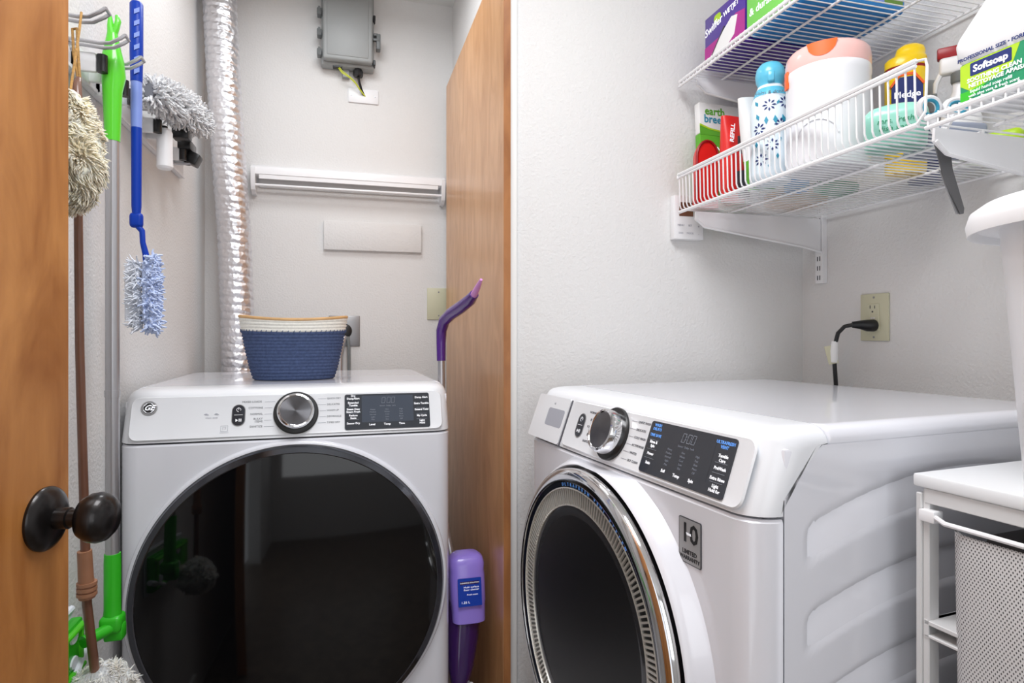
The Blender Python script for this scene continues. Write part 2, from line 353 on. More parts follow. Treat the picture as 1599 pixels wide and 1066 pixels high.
# ------------------------------------------------------------------ washer and dryer
W2 = 0.35
def corner_in(x, half, r):
    a = abs(x) - (half - r)
    return 0 if a <= 0 else r - math.sqrt(max(0, r*r - a*a))
XS = [-1, -.998, -.99, -.975, -.955, -.93, -.905, -.885, -.7, -.35, 0, .35, .7, .885, .905, .93, .955, .975, .99, .998, 1]
def appliance(name, loc, rz, kind, hw, **k):
    t = empty(name, loc, (0, 0, rz), **k)
    sx = hw/0.35
    # cabinet with pressed flutes on the sides
    b = MB(); b.box(-hw+.002, hw-.002, 0.004, 0.635, 0.02, 0.965, 0.004, 2); b.build('cabinet', 'enamel', t)
    NU, NZ = 90, 150
    def flute(u, z):
        h = 0
        for q in range(7):
            zc = 0.897 - 0.62*(u-0.335)**2 - 0.1125*q
            dz = abs(z-zc); du = max(0.052-u, u-0.60, 0)
            e = math.hypot(max(dz-0.012, 0), du)
            v = 1 - min(1, max(0, (e-0.006)/0.010)); h = max(h, v*v*(3-2*v))
        return h*0.0034
    for sgn, nm in ((1, 'side_panel'), (-1, 'side_panel')):
        b = MB(); rows = []
        for j in range(NZ+1):
            row = []
            for i in range(NU+1):
                u = 0.002 + 0.632*i/NU
                lim = 0.9015 + max(0, min(1, u/0.064))*0.0655
                zz = 0.03 + (lim-0.03)*j/NZ
                row.append((sgn*(hw - flute(u, zz)), u, zz))
            rows.append(row)
        b.loft(rows, cap=False, closed=False); bmesh.ops.remove_doubles(b.bm, verts=b.bm.verts, dist=1e-5)
        if sgn == 1 or kind == 'washer': b.build(nm, 'enamel', t, ang=60)
        else: b.build(nm, 'enamel', t, ang=60)
    # bowed front panel with rounded vertical corners
    rad = 0.042
    b = MB(); rings = []
    for z in (0.03, 0.034, 0.8745, 0.8785):
        e = 0.004 if z in (0.03, 0.8785) else 0
        ring = [(x*(hw-e*0.5), -0.045 - 0.004*(1-x*x) + corner_in(x*hw, hw, rad) + e, z) for x in XS]
        ring += [(hw-e*0.5, 0.0, z), (-hw+e*0.5, 0.0, z)]
        rings.append(ring)
    b.loft(rings); b.build('front_panel', 'enamel', t, ang=30)
    b = MB(); b.box(-hw+.012, hw-.012, -0.020, 0.003, 0.876, 0.886); b.build('seam_gasket', 'seam', t)
    # sloped control console
    prof = [(-0.045, 0.8825), (-0.0445, 0.886), (-0.012, 0.9755), (-0.007, 0.9820), (0.001, 0.9865), (0.014, 0.9893), (0.035, 0.9905), (0.0745, 0.9905), (0.0745, 0.9685), (0.064, 0.967), (0.001, 0.902), (0.0, 0.8825)]
    b = MB(); rings = []
    for x in XS:
        c = corner_in(x*hw, hw, rad); c2 = corner_in(x*hw, hw, 0.03); ring = []
        for q, (y, z) in enumerate(prof):
            if q <= 7: 
                top = max(0, (z-0.95)/0.04)
                yy = min(y + c*(1 if z < 0.985 else .6), 0.0 if z < .90 else max(0.0, (z-0.902)*0.97)+0.0) if z < 0.967 else min(y + c, 0.0740)
                zz = z - c2*0.75*max(0, min(1, (z-0.962)/0.02))
            else: yy, zz = y, z
            ring.append((x*hw, yy - (0.003*(1-x*x) if q < 4 else 0), zz))
        rings.append(ring)
    b.loft(rings); b.build('console', 'panelw', t, ang=32)
    # top lid
    b = MB(); rings = []
    for dz, ins in ((0.966, 0.001), (0.974, 0.0), (0.982, 0.003), (0.987, 0.008), (0.9900, 0.014), (0.9905, 0.020), (0.9905, 0.024), (0.9905, 0.06)):
        rings.append([(px, py, dz) for px, py in rrect(-hw+ins, hw-ins, 0.0765, 0.640-ins*0.6, 0.006 if ins < .01 else 0.012, 4)])
    b.loft(rings); b.build('top_lid', 'enamel', t, ang=30)
    for fx in (-1, 1):
        for fy in (0.05, 0.58):
            b = MB(); b.lathe([(0.02, 0), (0.022, 0.004), (0.02, 0.01), (0.012, 0.012), (0.012, 0.03)], 16, mtx((fx*0.28, fy, 0))); b.build('foot', 'black', t)
    # panel frame
    F = frame((0, -0.0478, 0.886), (1, 0, 0), (0, 0.0325, 0.0895))
    # slightly recessed-looking face plate with a raised border
    x0, x1 = -0.325*sx, 0.325*sx
    if kind == 'washer': x0 = -0.172
    b = MB(); o_ = rrect(x0-.004, x1+.004, 0.001, 0.0945, 0.017); i_ = rrect(x0, x1, 0.005, 0.0905, 0.013)
    b.loft([[F @ Vector((p[0], p[1], 0.0)) for p in o_], [F @ Vector((p[0], p[1], 0.0026)) for p in rrect(x0-.002, x1+.002, 0.003, 0.0925, 0.015)],
            [F @ Vector((p[0], p[1], 0.0022)) for p in i_]], cap=True); b.build('face_plate', 'panelw', t, ang=25)
    F2 = F @ Matrix.Translation((0, 0, 0.0023))
    # display
    dx0, dx1 = (0.104, 0.297)
    dsp = plate('display', rrect(dx0, dx1, 0.0065, 0.0885, 0.005), F2, 'disp', t, 0, 0.0016)
    F3 = F2 @ Matrix.Translation((0, 0.0045, 0.0017))
    plate('display_window', rrect(dx0+0.038, dx1-0.038, 0.018, 0.080, 0.001), F3, 'disp2' if kind == 'dryer' else 'disp', dsp, -0.0004, 0.0001)
    # outline of digits 0:00
    cx = (dx0+dx1)/2
    lines = []
    for q, ox in enumerate((-0.014, -0.002, 0.008)):
        X, Y, ww, hh = cx+ox, 0.062, 0.007, 0.013
        for (ax, ay, bx_, by) in ((0, 0, 1, 0), (1, 0, 1, .47), (1, .53, 1, 1), (0, 1, 1, 1), (0, 0, 0, .47), (0, .53, 0, 1)):
            lines.append((X+ax*ww+ay*.002, Y+ay*hh, X+bx_*ww+by*.002, Y+by*hh))
    lines += [(cx-.0045, .066, cx-.0043, .0675), (cx-.004, .0705, cx-.0038, .072)]
    rods('digits', lines, F3, 0.0005, 'gry_ink', dsp)
    if kind == 'dryer':
        Lt = [('Dry\nDampAlert', .077), ('Extended\nTumble', .061), ('Steam Dew\nSteam Fresh', .046), ('Reduce\nStatic', .0315), ('Sensor Dry', .0165)]
        Rt = [('Damp Alert', .073), ('Extra Tumble', .0585), ('Extend Tmbl', .044), ('My Cycle', .0295), ('Light\nHold', .0150)]
        Bt = [('Level', cx-.036, .0125), ('Temp', cx-.002, .0125), ('Time', cx+.031, .0125)]
        Lb = []
    else:
        Lb = [('WASH\nDELAYS', .075), ('TIME SAVE', .062)]
        Lt = [('Rinse &\nSpin', .048), ('Power', .0325), ('Stain', .018)]
        Rt = [('Tumble\nCare', .0545), ('PreWash', .0405), ('Extra Rinse', .0265), ('Light\nHold for', .0135)]
        Bt = [('Soil', cx-.036, .0135), ('Temp', cx-.004, .0125), ('Spin', cx+.029, .0125)]
    it = [(s_, dx0+.019, y, .0062, 'CENTER', 0, 0.00015) for s_, y in Lt] + [(s_, dx1-.0185, y, .0062, 'CENTER', 0, 0.00015) for s_, y in Rt] + [(s_, x, y, .0065, 'CENTER', 0, 0.00015) for s_, x, y in Bt]
    text('key_lettering', it, F3, 'wht_ink', dsp)
    if Lb:
        text('blue_lettering', [(s_, dx0+.019, y, .0062, 'CENTER', 0, .00015) for s_, y in Lb] + [('ULTRAFRESH\nVENT', dx1-.0205, .0725, .0062, 'CENTER', 0, .00015)], F3, 'blu_ink', dsp)
    dim = []
    for j, x in enumerate((cx-.034, cx-.002, cx+.03)):
        for q in range(5): dim.append((('Heavy', 'Medium', 'Normal', 'Light', 'Max', 'Hot', 'Warm', 'Cool', 'Low', 'Eco', 'High', 'Fast', 'Slow', 'More', 'Off')[j*5+q], x, .047-q*.0058, .0045, 'CENTER'))
    dim += [('Sensor  Delay  Lock', cx, .0555, .0045, 'CENTER')]
    text('dim_lettering', dim, F3, 'gry_ink', dsp)
    rods('key_lines', [(dx0+.007, y, dx0+.031, y) for y in (.0255, .0395, .0545)] + [(dx1-.031, y, dx1-.007, y) for y in (.0215, .034, .048)], F3, .0003, 'gry_ink', dsp)
    # dial
    kx, ky_ = 0.0, 0.0500
    K = F2 @ Matrix.Translation((kx, ky_, 0))
    dial = MB(); dial.lathe([(0.0475, -0.0005), (0.0475, 0.004), (0.046, 0.0055), (0.037, 0.0058)], 64, K); dl = dial.build('dial', 'black', t)
    b = MB(); b.lathe([(0.0395, 0.004), (0.0395, 0.010), (0.0385, 0.024), (0.0370, 0.0275), (0.0335, 0.0285), (0.0325, 0.0268), (0.0315, 0.0262)], 64, K); b.build('dial_ring', 'chrome', dl)
    b = MB(); b.lathe([(0.032, 0.024), (0.032, 0.0265), (0.0, 0.0268)], 64, K); b.build('dial_face', 'brushed', dl)
    F2 = F2 @ Matrix.Translation((0, .0045, 0))
    # cycle names
    if kind == 'dryer':
        Ln = ['MIXED LOADS', 'COTTONS', 'NORMAL', 'BULKY\nITEMS', 'SANITIZE']; Rn = ['QUICK DRY', 'DELICATES', 'WARM UP', 'DEWRINKLE', 'TIMED DRY']
    else:
        Ln = ['NORMAL', 'BULKY', 'TOWELS', 'JEANS', 'SANITIZE']; Rn = ['QUICK WASH', 'DELICATES', 'COLD WASH', 'ACTIVEWEAR', 'WHITES', 'SELF CLEAN']
    items = []; ln = []
    for q, s_ in enumerate(Ln):
        y = 0.0735-q*0.0138; items.append((s_, -0.069-(.003 if q == 0 else 0), y, .0062, 'RIGHT')); ln.append((-0.066, y-.0005, -0.0505-(-.006 if abs(q-2) == 2 else 0), y-.0005))
    for q, s_ in enumerate(Rn):
        n_ = len(Rn); y = 0.0765-q*(0.0138 if n_ == 5 else .0130); items.append((s_, 0.0655, y, .0056, 'LEFT')); ln.append((0.046+(0.004 if q in (2, 3) else 0), y, 0.0635, y))
    text('cycle_lettering', items, F2, 'ink', t); rods('cycle_lines', ln, F2, .00035, 'ink2', t)
    # power / start pill
    pw = plate('start_button', rrect(-0.1305, -0.1055, 0.022, 0.067, 0.0122), F2, 'disp', t, 0, 0.0018)
    plate('button_rim', rrect(-0.132, -0.104, 0.0205, 0.0685, 0.0137), F2, 'badge', pw, 0, 0.0009)
    Fp = F2 @ Matrix.Translation((0, 0, 0.0019))
    b = MB()
    for a in range(-60, 241, 20):
        a2 = a+20
        if a2 > 240: break
        b.tube([Fp @ Vector((-0.118+.0042*math.cos(R(a-30+60)), 0.0565+.0042*math.sin(R(a-30+60)), 0)), Fp @ Vector((-0.118+.0042*math.cos(R(a2-30+60)), 0.0565+.0042*math.sin(R(a2-30+60)), 0))], .0004, 4)
    b.tube([Fp @ Vector((-.118, .0565, 0)), Fp @ Vector((-.118, .0605, 0))], .0004, 4)
    b.prism([(-.1235, .030), (-.1235, .0365), (-.1185, .03325)], 0, .0002, Fp)
    b.prism(rrect(-.117, -.1155, .030, .0365, .0003, 1), 0, .0002, Fp); b.prism(rrect(-.1135, -.112, .030, .0365, .0003, 1), 0, .0002, Fp)
    b.tube([Fp @ Vector((-.1265, .045, 0)), Fp @ Vector((-.1095, .045, 0))], .0003, 4)
    b.build('button_symbols', 'wht_ink', pw)
    C = 0.0
    if kind == 'dryer':
        # round emblem
        G = F2 @ Matrix.Translation((-0.292, 0.066, 0)); 
        em = MB(); em.lathe([(0.0155, 0), (0.0155, 0.0015), (0.0145, 0.0022), (0.0, 0.0022)], 40, G); eo = em.build('emblem', 'badge', t)
        b = MB(); b.lathe([(0.0125, 0.0022), (0.0125, 0.0028), (0, 0.0028)], 40, G); b.build('emblem_disc', 'black', eo)
        b = MB(); b.ring_lathe([(0.0113, 0.0028), (0.0113, 0.0031), (0.0107, 0.0031), (0.0107, 0.0028)], 40, G)
        for a in (45, 135, 225, 315):
            p = [G @ Vector(((.0113-.002*math.sin(i/5*PI))*math.cos(R(a-25+i*10)), (.0113-.002*math.sin(i/5*PI))*math.sin(R(a-25+i*10)), .003)) for i in range(6)]
            b.tube(p, .0004, 4)
        b.build('emblem_ring', 'wht_ink', eo)
        text('emblem_letters', [('GE', 0, 0, .0155, 'CENTER', 0.45, .0003)], G @ Matrix.Translation((0, 0, .0028)), 'wht_ink', eo)
        text('small_marks', [('STEAM  SENSE', -.171, .0405, .0038, 'CENTER')], F2, 'ink2', t)
        b = MB()
        for ox in (-.182, -.162):
            p = [F2 @ Vector((ox+.005*math.cos(R(a)), .045+.005*math.sin(R(a)), .0003)) for a in range(20, 170, 25)]; b.tube(p, .0007, 4)
            p = [F2 @ Vector((ox+.0022*math.cos(R(a)), .045+.003*math.sin(R(a)), .0003)) for a in range(20, 170, 25)]; b.tube(p, .0006, 4)
        b.build('arc_symbols', 'ink2', t)
        b = MB()
        for (ax, ay, bx_, by) in ((0, 0, .014, 0), (.014, 0, .014, .012), (.014, .012, 0, .012), (0, .012, 0, 0), (.004, .003, .004, .009), (.004, .009, .010, .009), (.010, .009, .010, .005), (.010, .005, .006, .005), (-.002, -.003, .016, -.003)):
            b.tube([F2 @ Vector((-.139-.013+ax, .0105+ay, .0002)), F2 @ Vector((-.139-.013+bx_, .0105+by, .0002))], .0003, 4)
        b.build('square_symbol', 'ink2', t)
        # door
        D = mtx((0, -0.047, 0.541), (R(90), 0, 0))
        do = MB(); do.lathe([(0.327, 0), (0.327, 0.010), (0.3215, 0.020), (0.300, 0.020)], 160, D); dd = do.build('door', 'black', t)
        b = MB(); b.ring_lathe([(0.3265, 0.010), (0.3225, 0.0195), (0.3115, 0.0240), (0.3095, 0.0225), (0.3105, 0.012)], 160, D); b.build('door_ring', 'dchrome', dd)
        b = MB(); pr = [(0.3125, 0.019)] + [(r_, 0.0215+0.017*(1-(r_/0.3115)**2)) for r_ in (0.3115, 0.305, .29, .26, .22, .17, .12, .06, 0)]
        b.lathe(pr, 160, D); b.build('door_glass', 'blackglass', dd, ang=60)
        b = MB(); b.ring_lathe([(0.3365, -0.003), (0.3355, 0.003), (0.331, 0.0095), (0.327, 0.0095), (0.327, -0.003)], 160, D); b.build('door_surround', 'enamel', t, ang=60)
    else:
        # detergent drawer at the left
        dw = plate('detergent_drawer', rrect(-0.338, -0.186, -0.002, 0.0940, 0.006), F, 'panelw', t, -0.002, 0.003)
        b = MB(); b.box(-.1845, -.1825, -.004, .093, -.001, .0015, m=F); b.build('drawer_seam', 'seam', t)
        b = MB(); cup = rrect(-.272, -.196, .030, .068, .006)
        b.loft([[F @ Vector((p[0], p[1], .0032)) for p in cup], [F @ Vector((p[0]*.98-.005, p[1]*.9+.006, -.004)) for p in cup]], cap=True); 
        b.build('drawer_pull', 'ink2', dw)  # darker grey stands in for the shade inside the recessed pull
        text('drawer_mark', [('HE', -.25, .078, .006, 'CENTER')], F @ Matrix.Translation((0, 0, .003)), 'ink2', dw)
        # badge
        Bf = frame((0.232, -0.0478, 0.820), (1, 0.02, 0), (0, 0, 1))
        bd = plate('warranty_badge', rrect(-.0235, .0235, -.0315, .0315, .003), Bf, 'charcoal', t, 0, .0012)
        plate('badge_face', rrect(-.0222, .0222, -.0302, .0302, .002), Bf, 'badge', bd, .0012, .0015)
        text('badge_lettering', [('10', 0.0, .010, .037, 'CENTER', 0, .0007), ('LIMITED', 0, -.0155, .0085, 'CENTER', 0, .0002), ('WARRANTY', 0, -.0235, .0075, 'CENTER', 0, .0002)], Bf @ Matrix.Translation((0, 0, .0015)), 'black', bd)
        text('badge_band', [('YEAR', -.001, .010, .0044, 'CENTER', 0, .0001)], Bf @ Matrix.Translation((0, 0, .0021)), 'wht_ink', bd)
        D = mtx((-0.008, -0.047, 0.603), (R(90), 0, 0))
        do = MB(); do.lathe([(0.258, -.004), (0.258, 0.006), (0.263, 0.026), (0.2668, 0.040), (0.262, 0.044), (0.20, 0.044)], 160, D); dd = do.build('door', 'black', t, ang=50)
        b = MB(); b.ring_lathe([(0.2690, 0.036), (0.2690, 0.044), (0.2655, 0.0480), (0.250, 0.0550), (0.2460, 0.0535), (0.2445, 0.045)], 160, D); b.build('chrome_ring', 'chrome', dd, ang=50)
        b = MB(); b.ring_lathe([(0.245, 0.045), (0.2450, 0.0510), (0.2365, 0.0495), (0.2360, 0.044)], 160, D); b.build('vent_band', 'dblue', dd)
        # ribbed vent ring: thin backing and ribs of one ring
        b = MB(); b.ring_lathe([(0.2360, 0.042), (0.2358, 0.0495), (0.2335, 0.0500), (0.2325, 0.044)], 160, D); b.ring_lathe([(0.2055, 0.034), (0.2060, 0.0465), (0.2030, 0.0470), (0.2020, 0.034)], 160, D)
        NR = 170
        for i in range(NR):
            a = 2*PI*i/NR; m_ = D @ Matrix.Rotation(a, 4, 'Z')
            b.box(0.205, 0.2335, -0.0016, 0.0016, 0.040, 0.0478, m=m_)
        b.build('vent_ribs', 'ribs', dd, ang=30)
        b = MB(); b.ring_lathe([(0.234, 0.038), (0.234, 0.042), (0.205, 0.042), (0.205, 0.038)], 120, D); b.build('vent_gap', 'black', dd)
        b = MB(); b.lathe([(0.2035, 0.040), (0.2025, 0.0445), (0.19, 0.045), (0.17, 0.0405), (0.15, 0.034), (0.138, 0.028)], 128, D, cap=False); b.build('door_lens', 'smoke', dd, ang=60)
        b = MB(); b.lathe([(0.138, 0.028), (0.130, 0.021), (0.10, 0.010), (0.05, 0.003), (0.0, 0.0015)], 96, D, cap=False); b.build('door_bowl', 'bowl', dd, ang=60)
        b = MB(); b.ring_lathe([(0.296, -0.003), (0.291, 0.004), (0.284, 0.020), (0.279, 0.030), (0.2745, 0.033), (0.271, 0.030), (0.270, -0.003)], 160, D)
        for v in b.bm.verts: v.co.z = min(v.co.z, .8755)
        b.build('door_surround', 'enamel', t, ang=60)
        # lettering on the band
        s_ = 'ULTRAFRESH VENT SYSTEM'; its = []
        for i, ch in enumerate(s_):
            if ch == ' ': continue
            a = R(90 + 14 - (i)*2.55); its.append((ch, 0.2407*math.cos(a), 0.2407*math.sin(a), .0085, 'CENTER', 0, .0001, a-PI/2))
        text('band_lettering', its, D @ Matrix.Translation((0, 0, .0506)), 'blu_ink', dd)
    return t
dryer = appliance('clothes_dryer', (-0.104, 1.466, 0), R(0.9), 'dryer', 0.3475,
    label='white front-load dryer with plain black glass door, in the closet under the rope basket', cat='dryer')
washer = appliance('washing_machine', (0.486, 0.9845, 0), R(-83.9), 'washer', 0.35,
    label='white front-load washer with a chrome ribbed door ring, under the wire shelves', cat='washing machine')

# ------------------------------------------------------------------ rope basket on the dryer
bk = empty('rope_basket', (-0.128, 1.715, 0.9915), (0, 0, R(2)), label='navy and white coiled rope basket standing on top of the dryer', cat='basket')
def coil(z0, z1, n, rf, th=0.0045, N=64):
    prof = []; inner = []
    for i in range(n):
        for q in range(6):
            zz = z0 + (z1-z0)*(i + q/6)/n; prof.append((rf(zz)+0.0026*math.sin(PI*q/6), zz))
    prof.append((rf(z1), z1)); inner = [(rf(z1)-th, z1), (rf(z0)-th, z0+0.004)]
    return prof, inner
rf = lambda z: 0.099 + (0.136-0.099)*(min(1, z/0.165))**0.75
sag = lambda a, z: 0.0
def basket_part(nm, z0, z1, n, m, bottom=False):
    prof, inner = coil(z0, z1, n, rf); b = MB(); rings = []
    if bottom: rings.append([(0, 0, 0.001)]*64)
    for r_, z in prof + inner:
        ring = []
        for k_ in range(64):
            a = 2*PI*k_/64; dip = -0.008*math.cos(2*a)*-1*(z/0.165)**3
            ring.append((r_*math.cos(a), r_*0.72*math.sin(a), z + dip*0.6))
        rings.append(ring)
    if bottom: rings = rings[1:]; b.loft(rings, cap=False); b.lathe([(0.098, 0.001), (0.0, 0.001)], 64, sx=1, sy=.72, cap=False); b.lathe([(0.094, 0.004), (0.0, 0.004)], 64, sx=1, sy=.72, cap=False)
    else: b.loft(rings, cap=False)
    return b.build(nm, m, bk, ang=80)
basket_part('blue_coils', 0.0, 0.125, 15, 'navy', True)
basket_part('white_coils', 0.125, 0.158, 4, 'cream')
b = MB(); p = []
for k_ in range(65):
    a = 2*PI*k_/64; p.append(((rf(.16)-.001)*math.cos(a), (rf(.16)-.001)*0.72*math.sin(a), 0.1595 + .005*math.cos(2*a)))
b.tube(p, 0.0040, 8, cap=False); b.build('rim_binding', 'tan', bk)
b = MB()
for k_ in range(60):
    a = 2*PI*k_/60; r_ = rf(.125)+.003
    b.tube([(r_*math.cos(a), r_*.72*math.sin(a), .121+.002*math.cos(2*a)), (r_*math.cos(a+.03), r_*.72*math.sin(a+.03), .129+.002*math.cos(2*a))], .0009, 4)
b.build('stitching', 'navy', bk)

# ------------------------------------------------------------------ foil duct
du = empty('foil_duct', (-0.40, 2.2, 0), label='crinkled silver foil vent duct rising behind the dryer in the closet corner', cat='duct')
b = MB(); rings = []; n = 40; N = 620; rnd = random.Random(4)
key = [(2.366, -0.002), (2.2, 0.002), (1.95, 0.014), (1.7, 0.029), (1.45, 0.046), (1.156, 0.057), (0.95, 0.060), (0.5, 0.062)]
def dx_at(z):
    for (a, xa), (c_, xc) in zip(key, key[1:]):
        if z <= a and z >= c_: return xa + (xc-xa)*(a-z)/(a-c_)
    return key[-1][1]
for i in range(N+1):
    z = 2.366 - (2.366-0.5)*i/N; cx = dx_at(z); ring = []
    ph = z/0.0255
    for k_ in range(n):
        a = 2*PI*k_/n
        q = (ph + a/(2*PI)) % 1.0
        rr = 0.0485 + 0.0042*abs(math.sin(PI*q))**0.5
        rr += 0.0016*noise.noise(Vector((math.cos(a)*3.2, math.sin(a)*3.2, z*60))) + 0.0012*noise.noise(Vector((math.cos(a)*9, math.sin(a)*9, z*150)))
        ring.append((cx+rr*math.cos(a), rr*math.sin(a), z + 0.001*noise.noise(Vector((a*2, z*80, 1)))))
    rings.append(ring)
b.loft(rings, cap=False); b.build('foil_sleeve', 'foil', du, ang=70)

# ------------------------------------------------------------------ things on the closet back wall
YB = 2.32
eb = empty('electrical_enclosure', (0.012, YB, 2.075), label='grey plastic utility enclosure high on the closet back wall', cat='utility box')
b = MB(); b.box(-0.092, 0.092, -0.045, 0, 0.0, 0.28, 0.006, 2); b.build('case', 'gplastic', eb)
b = MB(); b.box(-0.086, 0.086, -0.075, -0.044, 0.010, 0.275, 0.008, 3); b.box(-0.072, 0.072, -0.0775, -0.070, 0.024, 0.262, 0.004, 2); b.build('lid', 'gplastic', eb)
for z in (0.034, 0.104, 0.178, 0.245):
    b = MB(); b.box(-0.106, -0.090, -0.064, -0.030, z-.010, z+.014, 0.003, 2); b.tube([(-.098, -.066, z-.012), (-.098, -.066, z+.016)], .004, 8); b.build('hinge', 'dgplastic', eb)
b = MB(); b.box(0.090, 0.106, -0.060, -0.03, 0.118, 0.128, 0.003, 2); b.box(0.088, 0.112, -0.064, -0.05, 0.098, 0.108, .003, 2); b.box(0.100, 0.115, -0.062, -0.030, 0.070, 0.126, 0.003, 2); b.build('latch', 'dgplastic', eb)
b = MB(); b.box(0.088, 0.097, -0.06, -0.03, 0.010, 0.030, .002, 1); b.box(0.088, 0.097, -0.06, -0.03, 0.172, 0.192, .002, 1); b.build('clip', 'black', eb)
b = MB(); b.box(-0.020, 0.006, -0.02, 0.0, -0.028, 0.002, .002, 1); b.build('mounting_tab', 'gplastic', eb)
b = MB(); b.lathe([(0.016, -0.026), (0.018, -0.020), (0.018, -0.006), (0.014, 0.001)], 8, mtx((0.036, -0.03, 0))); b.build('cable_gland', 'black', eb)
b = MB(); b.box(-.052, -.020, -.045, -.02, -.004, .001, .001, 1); b.build('knockout', 'black', eb)
cb = MB(); cb.tube([(0.048, YB-.03, 2.056), (0.052, YB-.034, 2.03), (0.060, YB-.020, 2.008), (0.070, YB-.002, 1.992)], 0.0045, 8)
tag(cb.build('power_cable', 'black'), 'short black cable dropping from the grey enclosure into the white wall plate', 'cable')
cb = MB(); p = [(-0.022, YB-.034, 2.074), (-0.008, YB-.045, 2.052), (0.020, YB-.046, 2.036), (0.040, YB-.040, 2.020), (0.055, YB-.026, 2.004), (0.074, YB-.004, 1.990)]
cb.tube(p, 0.0026, 8); cb.tube([(x+.003*math.sin(i*2), y-.004, z+.003) for i, (x, y, z) in enumerate(p[:4])], .0016, 6)
tag(cb.build('ground_wire', 'wiregreen'), 'thin yellow-green wire looping below the grey enclosure', 'wire')
jp = empty('cable_wall_plate', (0.068, YB, 1.990), label='white horizontal wall plate just below the grey enclosure', cat='wall plate')
b = MB(); b.box(-0.054, 0.054, -0.006, 0, -0.026, 0.026, .002, 2); b.build('plate', 'beige' if 0 else 'wplastic', jp)
for x in (-0.042, 0.042):
    b = MB(); b.lathe([(0.003, 0), (0.0028, 0.0008), (0, 0.001)], 12, mtx((x, -.006, 0.0), (R(90), 0, 0))); b.build('screw', 'steel', jp)

# retractable drying rack / rod fixture
fx = empty('retractable_drying_rack', (0.026, YB, 1.60), label='long white wall-mounted rack with a rod, across the closet back wall', cat='rack')
b = MB(); prof = [(0, 0.105), (-0.035, 0.101), (-0.052, 0.092), (-0.056, 0.080), (-0.056, 0.066), (-0.052, 0.064), (0, 0.064)]
b.loft([[(x, y, z) for y, z in prof] for x in (-0.325, 0.325)]); b.build('housing', 'wplastic', fx, ang=30)
b = MB(); b.box(-0.315, 0.315, -0.010, 0, 0.030, 0.066); b.build('backplate', 'hampg', fx)
b = MB(); b.tube([(-0.325, -0.046, 0.030), (0.325, -0.046, 0.030)], 0.0045, 10); b.build('rod', 'wplastic', fx)
b = MB(); b.box(-.312, .312, -.054, -.048, .050, .066, .001, 1); b.build('front_slat', 'wplastic', fx)
for sx_ in (-1, 1):
    b = MB(); pts = [(0, 0.106), (-0.040, 0.100), (-0.060, 0.086), (-0.060, 0.034), (-0.050, 0.012), (-0.030, 0.0), (0, 0.0)]
    b.loft([[(sx_*0.324+dx, y, z) for y, z in pts] for dx in (0, sx_*0.014)]); b.build('end_bracket', 'wplastic', fx, ang=30)
pl = empty('access_panel', (0.104, YB, 1.470), label='blank white rectangular cover plate below the rack on the closet back wall', cat='cover plate')
b = MB(); b.box(-0.177, 0.177, -0.016, 0, -0.053, 0.053, .004, 2); b.build('cover', 'wall', pl)
b = MB(); b.tube([(0.0, -.0165, -.050), (0.008, -.0165, -.0505)], .0012, 6); b.build('catch', 'hampg', pl)
cp = empty('beige_wall_plate', (0.345, YB, 1.226), label='blank beige wall plate beside the wood door leaf', cat='wall plate')
b = MB(); b.box(-0.042, 0.046, -0.006, 0, -0.060, 0.060, .002, 2); b.build('plate', 'beige', cp)
for z in (-.045, .045):
    b = MB(); b.lathe([(0.003, 0), (0.0028, .0008), (0, .001)], 12, mtx((0.002, -.006, z), (R(90), 0, 0))); b.build('screw', 'steel', cp)
go = empty('dryer_outlet', (0.0, YB, 1.122), label='grey metal outlet plate half hidden behind the rope basket', cat='outlet')
b = MB(); b.box(-0.055, 0.055, -0.005, 0, -0.056, 0.056, .002, 2); b.build('plate', 'steel', go)
b = MB(); b.lathe([(0.027, 0.004), (0.027, 0.008), (0.024, 0.010), (0, 0.010)], 32, mtx((0, 0, 0), (R(90), 0, 0))); b.build('socket', 'black', go)
cd = MB(); cd.tube([(0.0, YB-.012, 1.10), (-0.010, YB-.035, 1.07), (-0.016, YB-.045, 1.03), (-0.020, YB-.045, 0.6)], 0.011, 12)
tag(cd.build('metal_conduit', 'alu'), 'thin metal conduit running down behind the basket from the grey outlet', 'conduit')
cd = MB(); cd.tube([(0.012, YB-.012, 1.10), (0.016, YB-.03, 1.06), (0.018, YB-.03, 0.6)], 0.006, 8)
tag(cd.build('grey_cable', 'dgplastic'), 'grey dryer power cord running down from the grey outlet', 'cord')

# ------------------------------------------------------------------ mop rail on the left wall
XL = -0.468
rl = empty('mop_rail', (XL, 1.50, 1.566), label='white wall rail with grips and wire hooks holding the mops', cat='tool rail')
b = MB(); b.box(0, 0.012, -0.52, 0.48, 0.0, 0.052, .002, 2); b.box(0.012, 0.016, -0.52, 0.48, 0.0, 0.008, .001, 1); b.box(0.012, 0.016, -0.52, 0.48, 0.044, 0.052, .001, 1); b.build('rail', 'wplastic', rl)
GY = [1.245, 1.355, 1.575, 1.80]
for i, y in enumerate(GY):
    b = MB(); y0 = y-1.50
    b.box(0.010, 0.050, y0-0.030, y0-0.020, 0.000, 0.034, .003, 2); b.box(0.010, 0.050, y0+0.020, y0+0.030, 0.000, 0.034, .003, 2)
    b.box(0.010, 0.022, y0-0.03, y0+0.03, -0.004, 0.040, .003, 2); g = b.build('grip', 'wplastic', rl)
    for s_ in (-1, 1):
        b = MB(); b.tube([(0.058, y0+s_*0.0235, 0.002), (0.058, y0+s_*0.0235, 0.032)], 0.0085, 12); b.build('grip_pad', 'black', g)
